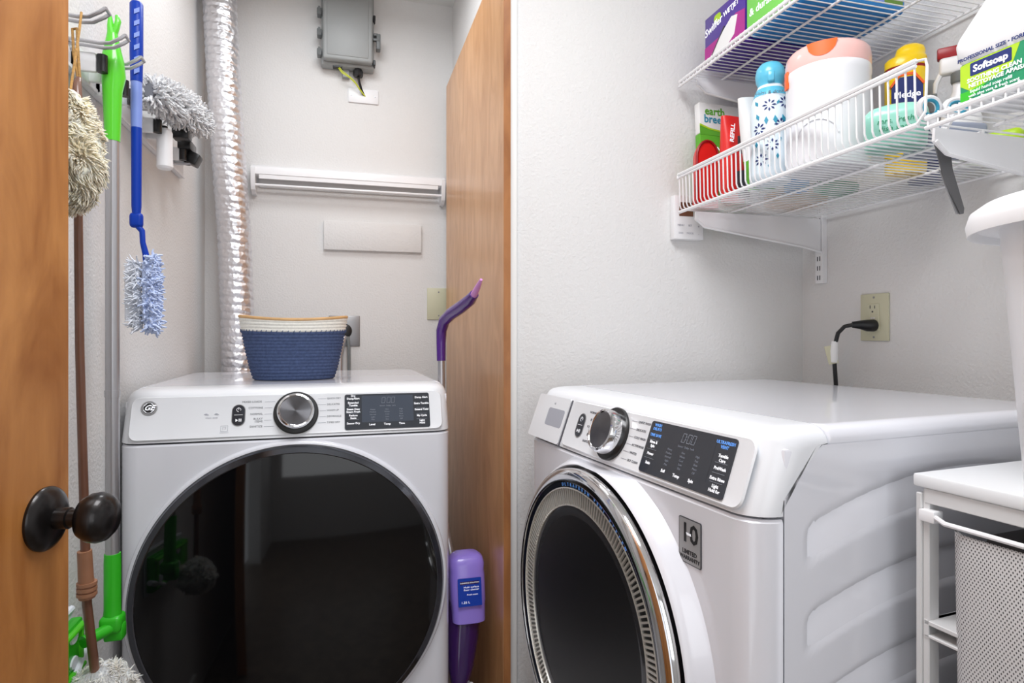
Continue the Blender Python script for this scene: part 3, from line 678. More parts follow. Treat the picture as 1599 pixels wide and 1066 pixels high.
for y, ex in ((1.10, 0.0), (1.19, 0.0), (1.275, 0.0), (1.50, 0.0)):
    b = MB(); y0 = y-1.50
    b.tube([(0.010, y0, 0.043), (0.065, y0, 0.040), (0.080, y0, 0.042), (0.096, y0, 0.052), (0.103, y0, 0.058)], 0.0032, 8)
    b.tube([(0.010, y0+.018, 0.043), (0.065, y0+.018, 0.040), (0.080, y0+.018, 0.042), (0.096, y0+.018, 0.052), (0.103, y0+.018, 0.058), (0.103, y0, 0.058)], 0.0032, 8)
    b.build('wire_hook', 'alu', rl)

# green flat mop
gm = empty('green_flat_mop', (-0.402, 1.245, 0), label='bright green flat mop with a silver pole hanging left of the dryer', cat='mop')
b = MB(); b.tube([(0, 0, 1.462), (0, 0, 1.15), (0, 0, 0.70)], 0.0112, 16); b.tube([(0, 0, 1.008), (0, 0, 0.996)], 0.0124, 16); b.build('pole', 'alu', gm)
b = MB(); b.tube([(0, 0, 1.455), (0, 0, 1.465), (0, 0, 1.545), (0.002, 0, 1.572), (0, 0, 1.60), (0, 0, 1.625), (0, 0, 1.648)], [.0118, .0125, .0155, .0190, .0180, .0125, .0085], 20)
b.tube([(0, 0.000, 1.645), (-.003, 0, 1.662), (-.004, 0, 1.680)], [.0085, .0055, .003], 10); b.tube([(0, 0, 1.645), (.006, 0, 1.660), (.009, 0, 1.672), (.007, 0, 1.682)], [.007, .0055, .005, .003], 10)
b.build('grip_handle', 'green', gm)
b = MB(); b.tube([(0, 0, 0.715), (0, 0, 0.70), (0, 0, 0.615), (0, 0, .600)], [.0130, .0135, .0135, .015], 16)
b.box(-.018, .018, -.018, .018, .575, .606, .008, 3); b.tube([(0, -.01, .585), (-.028, -.050, .583)], .0105, 12); b.box(-.012, .02, -.012, .012, .560, .590, .005, 2); b.build('swivel_joint', 'green2', gm)
hd = MB(); Hm = mtx((-0.050, -0.105, 0.585), (0, 0, 0))
hd.box(-0.010, 0.008, -0.125, 0.095, -0.062, 0.028, .004, 2, m=Hm); h_ = hd.build('mop_head', 'green2', gm)
b = MB()
for zz in (-.052, .018): b.box(0.006, 0.016, -0.120, 0.090, zz-.004, zz+.004, .002, 1, m=Hm)
for yy in (-.110, -.075, -.02, .02, .080): b.box(0.006, 0.014, yy-.003, yy+.003, -.05, .02, .001, 1, m=Hm)
b.box(0.006, 0.014, -.125, -.085, -.062, .028, .004, 2, m=Hm); b.build('head_ribs', 'green', h_)
b = MB()
for yy in (-.06, .055):
    for zz in (-.035, .008): b.lathe([(0.011, 0), (0.010, .003), (0, .003)], 12, Hm @ mtx((0.0075, yy, zz), (0, R(90), 0)), sy=1.4)
b.build('pad_grippers', 'whitefluff', h_)
b = MB(); b.box(-0.0145, -0.010, -0.130, 0.100, -0.072, 0.040, .002, 2, m=Hm); b.tube([Hm @ Vector((-.012, -.13, .040)), Hm @ Vector((-.008, -.01, .046)), Hm @ Vector((-.012, .10, .040))], .006, 8); b.tube([Hm @ Vector((-.010, -.02, -.070)), Hm @ Vector((0.012, .05, -.055)), Hm @ Vector((.006, .11, -.03))], .007, 8); b.build('cleaning_pad', 'whitefluff', h_)

# blue extendable duster
bd_ = empty('blue_extension_duster', (-0.395, 1.352, 0), label='blue duster with a long slotted handle and pale blue fluffy head', cat='duster')
b = MB(); b.tube([(0, 0, 1.762), (0, 0, 1.758), (0, 0, 1.66), (0, 0, 1.605)], [.0095, .0118, .0118, .0105], 16); up_ = b.build('upper_handle', 'blue', bd_)
b = MB()
for q in range(6): b.prism([(-.0045, -.009), (.0045, -.003), (.0045, .006), (-.0045, .0)], 0, .0006, frame((0.004, -.0122, 1.742-q*.0235), (1, .25, 0), (0, 0, 1)))
b.build('handle_slots', 'lblue', up_)
b = MB(); b.tube([(0, 0, 1.607), (0, 0, 1.54), (0, 0, 1.515)], [.0100, .0100, .0095], 16); b.build('middle_handle', 'lblue', bd_)
b = MB(); b.tube([(0, 0, 1.518), (0, 0, 1.36), (0, 0, 1.340)], [.0095, .0088, .0070], 16); b.box(-.012, .012, -.008, .008, 1.318, 1.348, .007, 3)
b.tube([(0, 0, 1.325), (.010, 0, 1.312), (.011, 0, 1.29), (.016, 0, 1.268), (.018, 0, 1.245)], [.006, .0055, .0052, .0060, .0062], 12); b.build('lower_handle', 'blue', bd_)
b = MB()
for dx in (-.004, .004): b.tube([(.017+dx, -.004, 1.25), (.010+dx, -.006, 1.19), (.006+dx*2, -.004, 1.13)], .0022, 6)
b.build('fork', 'alu', bd_)
rnd = random.Random(7); b = MB(); pts = []
for i in range(1100):
    z = rnd.uniform(1.115, 1.262); s_ = 1 if rnd.random() < 0.78 else -1
    p = Vector((.020 + rnd.uniform(-.002, .012), rnd.uniform(-.02, .02), z)); pts.append((p, Vector((rnd.uniform(.2, 1), rnd.uniform(-.8, .4), rnd.uniform(-.5, .3)))))
b.box(.012, .034, -.016, .016, 1.13, 1.255, .009, 3); tufts(b, pts, .017, .0030, 4, .6, rnd, n=4); b.build('fluffy_fibres', 'bluefluff', bd_, ang=60)
b = MB(); pts = []
for i in range(330):
    z = rnd.uniform(1.12, 1.25); pts.append((Vector((.008+rnd.uniform(-.006, .002), rnd.uniform(-.012, .012), z)), Vector((rnd.uniform(-1, -.2), rnd.uniform(-.8, .4), rnd.uniform(-.4, .4)))))
b.box(-.020, .006, -.006, .006, 1.135, 1.245, .004, 2); tufts(b, pts, .024, .0022, 4, .4, rnd, n=4); b.build('white_fibres', 'whitefluff', bd_, ang=60)

# grey microfibre mop head
mm = empty('microfibre_mop', (-0.395, 1.70, 1.66), label='fluffy grey microfibre mop head clipped to the rail', cat='mop')
rnd = random.Random(11); b = MB(); core = MB()
def mfpath(t): return Vector((0.0+.010*math.sin(t*PI), -0.27+0.52*t, -.020+.075*t - .02*(1-t)))
rings = []
for i in range(13):
    t = i/12; c_ = mfpath(t); rr = .034*math.sin(PI*min(1, max(0.03, t*.92+.06)))**.5
    rings.append([c_ + Vector((math.cos(2*PI*k_/16)*rr*.75, 0, math.sin(2*PI*k_/16)*rr)) for k_ in range(16)])
core.loft(rings); core.build('mop_core', 'dgrey_mf', mm)
pts = []
for i in range(1500):
    t = rnd.random(); a = rnd.uniform(0, 2*PI); c_ = mfpath(t); rr = .033*math.sin(PI*min(1, max(.03, t*.92+.06)))**.5
    nn = Vector((math.cos(a), rnd.uniform(-.3, .3)+(-.8 if t < .04 else .8 if t > .95 else 0), math.sin(a)))
    pts.append((c_+Vector((math.cos(a)*rr*.75, 0, math.sin(a)*rr)), nn))
tufts(b, pts, .022, .0038, 3, .45, rnd, n=5); b.build('fibre_loops', 'grey_mf', mm, ang=60)
b = MB(); b.box(-.02, .02, -.02, .02, -.062, -.020, .006, 2); b.build('holder', 'black', mm)
# short white tool handle held by the third grip
wt = MB(); wt.tube([(-0.402, 1.575, 1.584), (-0.402, 1.575, 1.576), (-0.402, 1.575, 1.53), (-0.402, 1.575, 1.497), (-.402, 1.575, 1.492)], [.013, .0165, .0165, .0175, .014], 20)
tag(wt.build('white_tool_handle', 'wplastic'), 'stubby white handle held in the rail below the grey mop head', 'handle')
bc = empty('black_clip', (-0.41, 1.80, 1.60), label='black plastic clip hooked at the far end of the mop rail', cat='clip')
b = MB(); b.box(-.012, .020, -.035, .035, -.004, .022, .004, 2); b.build('clip_body', 'black', bc)
b = MB(); b.box(.010, .040, -.012, .030, -.026, .006, .004, 2, m=Matrix.Rotation(R(25), 4, 'Y')); b.build('clip_jaw', 'black', bc)
b = MB(); b.tube([(-.045, .0, -.035), (0.0, .0, -.035), (.02, 0, -.03)], .004, 8); b.build('clip_arm', 'alu', bc)

# lambswool dusters
rnd = random.Random(21)
def wool_head(name, c, rad, hh, nt, L, m, parent, sy=1.0, seed=1):
    rnd = random.Random(seed); b = MB(); c = Vector(c); off = Vector((seed*3.1, 0, 0))
    def surf(d):
        f = 1 + .26*noise.noise(d*2.6+off) + .22*abs(noise.noise(Vector((d.x*7, d.y*7, d.z*3))+off)) + .05*noise.noise(d*16+off)
        w_ = 1 - .22*d.z
        return Vector((d.x*rad*w_*f, d.y*rad*w_*f, d.z*hh*(1+.06*noise.noise(d*4+off))))
    rings = []
    for i in range(1, 60):
        t = PI*i/60; ring = []
        for k_ in range(72):
            a_ = 2*PI*k_/72; d = Vector((math.sin(t)*math.cos(a_), math.sin(t)*math.sin(a_), -math.cos(t))); ring.append(c+surf(d))
        rings.append(ring)
    b.loft(rings)
    pts = []
    for i in range(nt):
        u = rnd.uniform(-1, 1); a_ = rnd.uniform(0, 2*PI); s_ = math.sqrt(1-u*u)
        d = Vector((s_*math.cos(a_), s_*math.sin(a_), u))
        f = noise.noise_vector(d*2.2+off)
        pts.append((c+surf(d)*.97, (d*.7+Vector((f.x, f.y, f.z))*1.5+Vector((0, 0, -.35))).normalized()))
    for p, n_ in pts:
        p = Vector(p); path = [p]; dd = n_ + Vector((rnd.uniform(-1, 1), rnd.uniform(-1, 1), rnd.uniform(-1, 1)))*.22; l = L*rnd.uniform(.5, 1.2)
        for i in range(4):
            q = noise.noise_vector(p*45+off); dd = (dd + Vector((q.x, q.y, q.z))*.55 + Vector((0, 0, -.18))).normalized(); p = p+dd*l/4; path.append(p)
        b.tube(path, [.0015, .0014, .0011, .0008, .0003], 4)
    return b.build(name, m, parent, ang=70)
wa = empty('hanging_wool_duster', (-0.378, 1.005, 1.37), label='cream lambswool duster head hanging beside the wooden entrance door, high up', cat='duster')
wool_head('wool_head', (0, 0, 0), .036, .086, 5200, .011, 'wool', wa, seed=3)
b = MB(); b.tube([(0, 0, .08), (-.01, .06, .20), (-.02, .095, .243)], .0018, 6); b.build('hanging_cord', 'cord_gold', wa)
wb = empty('long_wool_duster', (-0.383, 1.092, 0.536), label='lambswool duster with a long brown wooden handle, its head low by the dryer', cat='duster')
b = MB(); b.tube([(0, 0.02, .03), (-.006, .004, .15), (-.010, -.012, .55), (-.012, -.016, .93)], [.0068, .0068, .0062, .0058], 12); b.build('handle', 'brownwood', wb)
b = MB(); b.tube([(-.0055, .003, .160), (-.0065, .001, .195), (-.0075, -.001, .235)], [.0115, .0105, .0100], 14)
for z in (.166, .174, .182): b.tube([(-.0057, .003, z-.002), (-.0057, .003, z+.003)], .0140, 14)
b.build('ferrule', 'tanwood', wb)
b = MB(); b.tube([(-.012, -.016, .925), (-.014, -.012, .955), (-.016, 0, .97)], [.0075, .0065, .004], 12); b.build('handle_tip', 'brownwood', wb)
b = MB(); b.tube([(-.016, -.001, .968), (-.024, .004, 1.01), (-.028, .010, 1.050), (-.022, .010, 1.052), (-.018, .004, 1.01), (-.014, -.001, .968)], .0022, 6); b.build('hanging_loop', 'cord_gold', wb)
wool_head('wool_head', (0.006, 0.03, -.005), .042, .048, 4200, .011, 'wool2', wb, seed=5)

# purple spray mop in the gap between dryer and door leaf
pm = empty('purple_spray_mop', (0.296, 1.49, 0.0), label='purple spray mop standing between the dryer and the wooden door leaf', cat='mop')
b = MB(); b.tube([(0.0, 0.05, 0.30), (-.018, 0.12, 0.50), (-.033, 0.19, 0.62), (-.034, 0.21, 1.06)], .0100, 14); b.build('pole', 'alu', pm)
b = MB(); P_ = [(-.034, .210, 1.035), (-.034, .213, 1.085), (-.033, .212, 1.120), (-.028, .190, 1.148), (-.016, .140, 1.166), (-.002, .080, 1.180), (.010, .020, 1.196), (.014, -.012, 1.208)]
b.tube(P_, [.0125, .0135, .0150, .0160, .0165, .0165, .0150, .0115], 16); b.build('curved_handle', 'purple', pm)
b = MB(); b.tube([(.012, .0, 1.200), (.017, -.040, 1.224), (.020, -.065, 1.240)], [.0095, .0070, .0035], 12); b.build('handle_tip', 'pinkp', pm)
b = MB(); rings = []
for z, w_, d_ in ((.415, .034, .026), (.420, .042, .032), (.470, .044, .034), (.478, .0455, .035), (.555, .0455, .035), (.565, .044, .034), (.585, .046, .034), (.603, .042, .030), (.614, .030, .022)):
    rings.append([(0.005+math.copysign(abs(math.cos(2*PI*k_/28))**.6, math.cos(2*PI*k_/28))*w_, 0.03+(z-.415)*.18+math.copysign(abs(math.sin(2*PI*k_/28))**.6, math.sin(2*PI*k_/28))*d_, z) for k_ in range(28)])
b.loft(rings); bt = b.build('solution_bottle', 'lpurple', pm, ang=50); bt.scale = (1, 1, .80); bt.location = (0.002, 0, 0.052)
Bl = frame((0.005, -.0065+.015, .515), (1, 0, 0), (0, .18, 1))
plate('bottle_label', rrect(-.030, .030, -.042, .040, .002), Bl, 'blue', bt, 0, .0012)
Bl2 = Bl @ Matrix.Translation((0, 0, .0012))
plate('label_bar', rrect(-.024, .024, .022, .031, .001), Bl2, 'dpurple', bt, 0, .0004)
text('label_lettering', [('CLEANING SOLUTION', 0, .0265, .0048, 'CENTER'), ('Multi surface\nfloor cleaner', .004, .010, .0075, 'CENTER'), ('Fresh scent', .006, -.008, .006, 'CENTER'), ('1.25 L', -.012, -.030, .009, 'CENTER')], Bl2 @ Matrix.Translation((0, 0, .0005)), 'wht_ink', bt)
b = MB(); rings = []
for z, y, w_, d_ in ((.44, .055, .040, .034), (.40, .045, .043, .036), (.34, .03, .041, .034), (.28, .012, .033, .028), (.235, .0, .020, .018), (.22, -.004, .010, .010)):
    rings.append([(.002-max(0, .42-z)*.12+math.cos(2*PI*k_/24)*w_, y+math.sin(2*PI*k_/24)*d_, z) for k_ in range(24)])
b.loft(rings); b.build('body_shell', 'dpurple', pm, ang=60)
b = MB(); b.tube([(0, -.002, .24), (0, -.02, .10), (0, -.03, .045)], [.014, .012, .012], 12); b.build('lower_neck', 'wplastic', pm)
b = MB(); b.box(-.040, .055, -.12, .06, .008, .035, .008, 3); b.build('mop_head', 'purple', pm)
b = MB(); b.box(-.042, .057, -.125, .065, 0, .009, .003, 2); b.build('cleaning_pad', 'whitefluff', pm)

# ------------------------------------------------------------------ wire shelving
def bracket(parent, y, x0, zt, depth=0.42, thin=0.0045):
    b = MB()
    pts = [(x0+.012, zt-.006), (1.222, zt-.006), (1.222, zt-.094), (1.165, zt-.082), (x0+.035, zt-.044), (x0+.010, zt-.026)]
    b.loft([[(x, y+dy, z) for x, z in pts] for dy in (-thin/2, thin/2)])
    b.tube([(x0+.012, y-.003, zt-.026), (x0+.035, y-.003, zt-.044), (1.165, y-.003, zt-.082), (1.222, y-.003, zt-.094)], .0032, 8)
    return b.build('bracket', 'wplastic', parent)
def shelf(name, x0, x1, y0, y1, z, label, lip=0.0, dip=0.0, sp=0.0155, rails=(0.13, 0.27), mids=True):
    t = empty(name, (0, 0, 0), label=label, cat='wire shelf', group='white wire shelf sections on the right wall')
    b = MB(); n = int(round((y1-y0)/sp)); 
    for i in range(n+1):
        y = y0 + (y1-y0)*i/n
        if lip > 0:
            b.tube([(x1, y, z+.003), (x0+.010, y, z+.003), (x0+.002, y, z+.006), (x0-.001, y, z+.014), (x0-.003, y, z+lip)], .0017, 5)
        elif dip > 0:
            b.tube([(x1, y, z+.003), (x0, y, z+.003), (x0-.001, y, z-dip)], .0015, 5)
        else: b.tube([(x1, y, z+.003), (x0, y, z+.003)], .0013, 5)
    b.build('wire_deck', 'wire', t, ang=60)
    b = MB(); b.tube([(x0, y0-.003, z-.002), (x0, y1+.003, z-.002)], .0043, 8); b.build('front_rail', 'wire', t)
    b = MB(); b.tube([(x1, y0-.003, z), (x1, y1+.003, z)], .0030, 8); b.build('back_rail', 'wire', t)
    for r_ in rails:
        b = MB(); b.tube([(x0+r_, y0-.002, z-.0005), (x0+r_, y1+.002, z-.0005)], .0028, 8); b.build('support_rail', 'wire', t)
    if lip > 0:
        b = MB()
        b.tube([(x0-.004, y0-.003, z+lip), (x0-.004, y1+.003, z+lip)], .0044, 8); b.tube([(x0-.004, y0-.003, z+lip-.007), (x0-.004, y1+.003, z+lip-.007)], .0030, 8)
        b.box(x0-.008, x0-.001, y1+.000, y1+.006, z+lip-.011, z+lip+.004, .002, 1); b.build('lip_rail', 'wire', t)
        b = MB(); b.tube([(x0-.004, y0-.002, z+lip), (x0+.004, y0-.012, z+lip), (x0+.006, y0-.013, z+lip-.01), (x0+.004, y0-.012, z+.015), (x0, y0-.002, z)], .0022, 6); b.build('end_loop', 'wire', t)
    if dip > 0:
        b = MB(); b.tube([(x0-.001, y0-.003, z-dip), (x0-.001, y1+.003, z-dip)], .0034, 8); b.build('lower_rail', 'wire', t)
    return t
ZL, ZU = 1.4215, 1.766
s1 = shelf('wire_shelf', 0.822, 1.228, 0.715, 1.375, ZL, 'lower white wire shelf section with a raised basket lip, beside the grey partition wall', lip=0.092)
bracket(s1, 1.345, 0.835, ZL)
s2 = shelf('wire_shelf', 0.822, 1.228, 0.20, 0.695, ZL+.004, 'lower white wire shelf section without a raised lip, under the soap jug', dip=0.016)
bracket(s2, 0.707, 0.835, ZL)
s3 = shelf('wire_shelf', 0.84, 1.228, 0.20, 1.405, ZU, 'upper white wire shelf carrying the purple and green packages', dip=0.014, rails=(0.10, 0.25))
bracket(s3, 1.362, 0.85, ZU); bracket(s3, .52, 0.85, ZU)
for y, zb, zt_ in ((1.352, 1.245, 2.0), (0.716, 1.32, 2.0)):
    b = MB(); b.box(1.224, 1.240, y-.0125, y+.0125, zb, zt_, .001, 1)
    t = b.build('shelf_standard', 'wplastic')
    tag(t, 'slotted white metal shelf standard near the wall corner, ending above the washer' if y > 1 else 'slotted white metal shelf standard nearer the right picture edge', 'shelf bracket', 'slotted shelf standards on the right wall')
    b = MB()
    z = zb+.015
    while z < zt_-.02:
        for dy in (-.004, .004): b.box(1.2232, 1.2242, y+dy-.0012, y+dy+.0012, z-.006, z+.006)
        z += .0254
    b.build('slots', 'charcoal', t)

# ------------------------------------------------------------------ goods on the shelves
ZS = ZL + 0.0052
# red dustpan-like scoop, far end
rb = empty('red_scoop', (0.874, 1.352, ZS), label='red plastic scoop at the far left end of the lower shelf', cat='scoop')
b = MB(); pts = []
for a in range(0, 181, 15): pts.append((.030*math.cos(R(a)), .125+.040*math.sin(R(a))))
pts += [(-.032, .0), (.032, .0)]
b.loft([[(x, -.016, z) for x, z in pts], [(x, -.008, z) for x, z in pts]]); b.loft([[(x*1.0, -.008, z) for x, z in pts], [(x*.8, .010, z*.95+.002) for x, z in pts]]); b.build('shell', 'red', rb)
b = MB(); b.tube([(x, -.018, z) for x, z in pts[:-1]], .003, 6); b.build('rim', 'dred', rb)
# earth breeze pouch
ev = empty('detergent_pouch', (0.950, 1.388, ZS), (R(-3), 0, R(3)), label='white and green pouch with green and blue lettering, upright against the partition wall', cat='pouch')
def pouch(nm, w_, h_, th, m, parent, z0=0, top=.004, x=0, y=0):
    b = MB(); rings = []
    for i in range(13):
        t = i/12; d = max(.0015, th*math.sin(PI*min(.97, .08+t*.80))**.8); ww = w_*(1-.04*math.sin(PI*t))
        rings.append([(x+math.copysign(abs(math.cos(2*PI*k_/24))**.5, math.cos(2*PI*k_/24))*ww/2, y+math.sin(2*PI*k_/24)*d/2, z0+h_*t) for k_ in range(24)])
    b.loft(rings); return b.build(nm, m, parent, ang=60)
eb_ = MB(); eb_.box(-.068, .068, -.014, .008, .200, .282, .003, 2); pw_ = eb_.build('pouch_body', 'paper', ev)
b = MB(); b.box(-.068, .068, -.014, .008, 0, .2005, .003, 2)
b.prism([(-.068, .197), (-.068, .220), (-.040, .212), (.02, .205), (.068, .203), (.068, .197)], .0138, .0146, frame((0, 0, 0), (1, 0, 0), (0, 0, 1))); b.build('pouch_lower', 'lgreen', ev)
Fe = frame((0, -.0146, 0), (1, 0, 0), (0, 0, 1))
plate('lime_stripe', [(-.068, .220), (-.068, .225), (-.038, .216), (.02, .209), (.068, .206), (.068, .203), (.02, .205), (-.040, .212)], Fe, 'lime', ev, -.0008, .0006)
text('green_lettering', [('earth', -.052, .260, .029, 'LEFT', 0, .0006)], Fe, 'lgreen', ev)
text('blue_lettering', [('breeze', -.055, .239, .029, 'LEFT', 0, .0006)], Fe, 'teal', ev)
text('white_lettering', [('LAUNDRY', -.056, .160, .020, 'LEFT', 0, .0004), ('60 LOADS', -.056, .130, .016, 'LEFT', 0, .0003)], Fe, 'wht_ink', ev)
# red pouch
rp = empty('red_pouch', (0.905, 1.275, ZS), (0, 0, R(6)), label='red pouch with a dark grey patch, standing left of the white refill pouch', cat='pouch')
pouch('pouch_body', .070, .205, .040, 'red', rp)
Fr = frame((0, -.0208, 0), (1, 0, 0), (0, 0, 1))
plate('grey_patch', [(-.002, .155), (.030, .150), (.033, .118), (.012, .112), (-.004, .120)], Fr, 'charcoal', rp, -.004, .0012)
plate('lower_patch', [(-.006, .070), (.028, .078), (.032, .010), (.004, .008)], Fr, 'charcoal', rp, -.006, .0012)
text('lettering', [('REFILL', -.020, .160, .016, 'CENTER', 0, .0004, R(85))], Fr @ Matrix.Translation((0, 0, .0004)), 'wht_ink', rp)
# white refill pouch
wp = empty('white_refill_pouch', (0.905, 1.170, ZS+.0055), (0, R(-8), R(5)), label='plain white refill pouch with a green foot, between the red pouch and the blue-capped bottle', cat='pouch')
pouch('pouch_body', .075, .205, .042, 'paper', wp)
b = MB(); rings = []
for z in (0, .02, .06, .085):
    t = z/.205; d = .0435*math.sin(PI*min(.97, .08+t*.80))**.8
    rings.append([(math.copysign(abs(math.cos(2*PI*k_/24))**.5, math.cos(2*PI*k_/24))*.0378*(1-.04*math.sin(PI*t)), math.sin(2*PI*k_/24)*d/2-.0004, z+.0005+(.02*(math.cos(2*PI*k_/24)) if z == .085 else 0)) for k_ in range(24)])
b.loft(rings); b.build('green_foot', 'lgreen', wp, ang=60)
# blue-capped bottle
ab = empty('air_freshener_bottle', (0.870, 1.098, ZS), (0, 0, R(-35)), label='pale blue patterned spray bottle with a rounded aqua cap, left of the big white tub', cat='bottle')
b = MB(); b.lathe([(0.030, 0), (0.036, .003), (0.0372, .02), (0.0355, .06), (0.0335, .10), (0.0350, .13), (0.0355, .150), (0.033, .175), (0.027, .198), (0.0215, .212), (0, .212)], 36); bb = b.build('bottle_body', 'bottlew', ab, ang=60)
b = MB(); b.lathe([(0.0305, .186), (0.0272, .199), (0.0220, .209), (0.0220, .214), (0.0255, .224), (0.0265, .236), (0.0245, .250), (0.018, .260), (0.009, .2645), (0, .2655)], 36); b.box(-.006, .006, -.028, -.018, .214, .236, .002, 2); b.build('cap', 'aqua', ab, ang=60)
def spots(nm, m, parent, items, rfun, sz):
    b = MB()
    for a, z, s_, rot in items:
        r_ = rfun(z)+.0004; c_ = Vector((r_*math.sin(a), -r_*math.cos(a), z))
        fr = frame(c_, (math.cos(a), math.sin(a), 0), (0, 0, 1)) @ Matrix.Rotation(rot, 4, 'Z')
        b.prism([(0, 1.0*s_*sz), (-.45*s_*sz, 0), (0, -1.0*s_*sz), (.45*s_*sz, 0)], -.0006, .0006, fr)
    return b.build(nm, m, parent)
def rb_(z):
    tb = [(0, .036), (.02, .0372), (.06, .0355), (.10, .0335), (.13, .035), (.15, .0355), (.175, .033), (.2, .027)]
    for (a, x), (c_, y) in zip(tb, tb[1:]):
        if a <= z <= c_: return x+(y-x)*(z-a)/(c_-a)
    return .036
rnd = random.Random(2); it = []
for (a0, z0) in ((-.1, .160), (.5, .118), (-.65, .112), (.05, .075), (.75, .165), (-.5, .045)):
    for k_ in range(8): it.append((a0+.24*math.sin(k_*PI/4), z0+.0095*math.cos(k_*PI/4), 1, -k_*PI/4))
spots('dark_petals', 'navyp', bb, it, rb_, .0042)
spots('teal_leaves', 'teal', bb, [(-.8, .168, 1.6, .5), (.35, .165, 1.2, -.4), (-.25, .128, 1.8, 0), (.2, .128, 2, .1), (.65, .130, 2, .3), (-.7, .138, 1.6, .3), (.9, .10, 2, 0), (-.2, .096, 1.3, .3), (.45, .088, 1.4, .2), (-.8, .08, 1.4, .1), (.3, .05, 1.3, 0), (-.1, .03, 1.2, 0)], rb_, .0045)
text('brand_line', [('calm & dream', 0, .188, .010, 'CENTER', .2)], frame((0, -.0315, 0), (1, 0, 0), (0, 0, 1)), 'ink', bb)
ab.scale = (1.12, 1.12, 0.97)
# small green-topped bottle behind it
sb = empty('red_top_bottle', (0.968, 1.135, ZS), label='thin bottle with a red and green top, half hidden behind the big white tub', cat='bottle')
b = MB(); b.lathe([(0.024, 0), (0.026, .004), (0.026, .15), (0.014, .19), (0, .19)], 24); b.build('bottle_body', 'cyanp', sb)
b = MB(); b.lathe([(0.012, .188), (0.013, .205), (.009, .215), (0, .215)], 20); b.build('neck', 'mint', sb)
b = MB(); b.lathe([(0.012, .213), (0.0135, .238), (.008, .246), (0, .246)], 20); b.build('top', 'red', sb)
# big white tub
tb_ = empty('detergent_tub', (0.912, 0.985, ZS), label='large round white tub with a pink lid and orange tab on the lower shelf', cat='tub')
b = MB(); b.lathe([(0.078, 0), (0.084, .004), (0.0855, .02), (0.0855, .175), (0.087, .180), (0.087, .190), (0.0855, .196)], 64); b.build('tub_body', 'tubw', tb_, ang=40)
b = MB(); b.lathe([(0.0857, .192), (0.0867, .198), (0.0867, .215), (0.0845, .2265), (0.078, .2335), (0.06, .2345), (0, .2345)], 64); ld = b.build('lid', 'pink', tb_, ang=50)
fa = R(210-90)
b = MB(); FT = mtx((0, 0, 0), (0, 0, R(-50)))
pts = [(.030*math.cos(R(a)), -.046+(-.0425)*abs(math.sin(R(a)))**1.0) for a in range(0, 181, 12)]
rgs = []
for x_ in [-.030+.06*i/14 for i in range(15)]:
    th_ = math.asin(x_/.0868); d_ = max(0.0, 1-(x_/.030)**2)**.5*.028
    rgs.append([FT @ Vector((.0874*math.sin(th_), -.0874*math.cos(th_), .231)), FT @ Vector((.0876*math.sin(th_), -.0876*math.cos(th_), .231-d_)), FT @ Vector((.075*math.sin(th_), -.075*math.cos(th_), .231-d_)), FT @ Vector((.075*math.sin(th_), -.075*math.cos(th_), .2345))])
b.loft(rgs); b.build('lid_tab', 'orange', ld)
b = MB(); b.box(-.0905, -.085, -.006, .010, .165, .20, .002, 2, m=mtx((0, 0, 0), (0, 0, R(-20)))); b.build('lid_catch', 'orange', ld)
# emboss arch on tub
b = MB(); b.tube([(Matrix.Rotation(R(-57), 4, 'Z') @ Vector((.0862*math.sin(a_), -.0862*math.cos(a_), .055+.030*math.sin(q_*PI/16)**.5))) for q_, a_ in [(q, -.5+q/16*1.0) for q in range(17)]], .0018, 6); b.build('embossed_arch', 'tubw', tb_)
tb_.scale = (0.87, 0.87, 0.985)
# yellow polish bottle
yb = empty('yellow_polish_bottle', (1.075, 0.958, ZS), (0, 0, R(-42)), label='yellow furniture polish bottle with a navy emblem at the back of the lower shelf', cat='bottle')
def oval(b, prof, sy, n=36, y=0):
    b.loft([[(r_*math.cos(2*PI*k_/n)+ox, sy*r_*math.sin(2*PI*k_/n)+y, z) for k_ in range(n)] for r_, z, ox in prof])
b = MB(); oval(b, [(.034, 0, 0), (.036, .004, 0), (.036, .198, 0), (.0345, .204, 0)], .72); yy_ = b.build('bottle_body', 'yellow', yb, ang=50)
b = MB(); oval(b, [(.0345, .203, 0), (.0345, .210, 0)], .72); b.build('red_band', 'dred', yb)
b = MB(); oval(b, [(.036, .2095, 0), (.036, .224, 0), (.033, .229, .002), (.027, .231, .006), (.0255, .240, .008), (.023, .248, .008), (.014, .254, .008), (.0, .255, .008)], .72); b.build('cap', 'yellow', yb, ang=60)
Fy = frame((0, -.0262, 0.036), (1, 0, 0), (0, 0, 1))
plate('emblem', [(-.026, .10), (-.026, .128), (-.012, .148), (.012, .148), (.026, .128), (.026, .10), (.0, .088)], Fy, 'navyp', yy_, -.008, .0006)
plate('emblem_ray', [(-.026, .130), (-.012, .1505), (.012, .1505), (.026, .130), (.029, .133), (.013, .156), (-.013, .156), (-.029, .133)], Fy, 'orange', yy_, -.009, .0004)
text('lettering', [('Pledge', 0, .113, .017, 'CENTER', 0, .0003)], Fy @ Matrix.Translation((0, 0, .0007)), 'wht_ink', yy_)
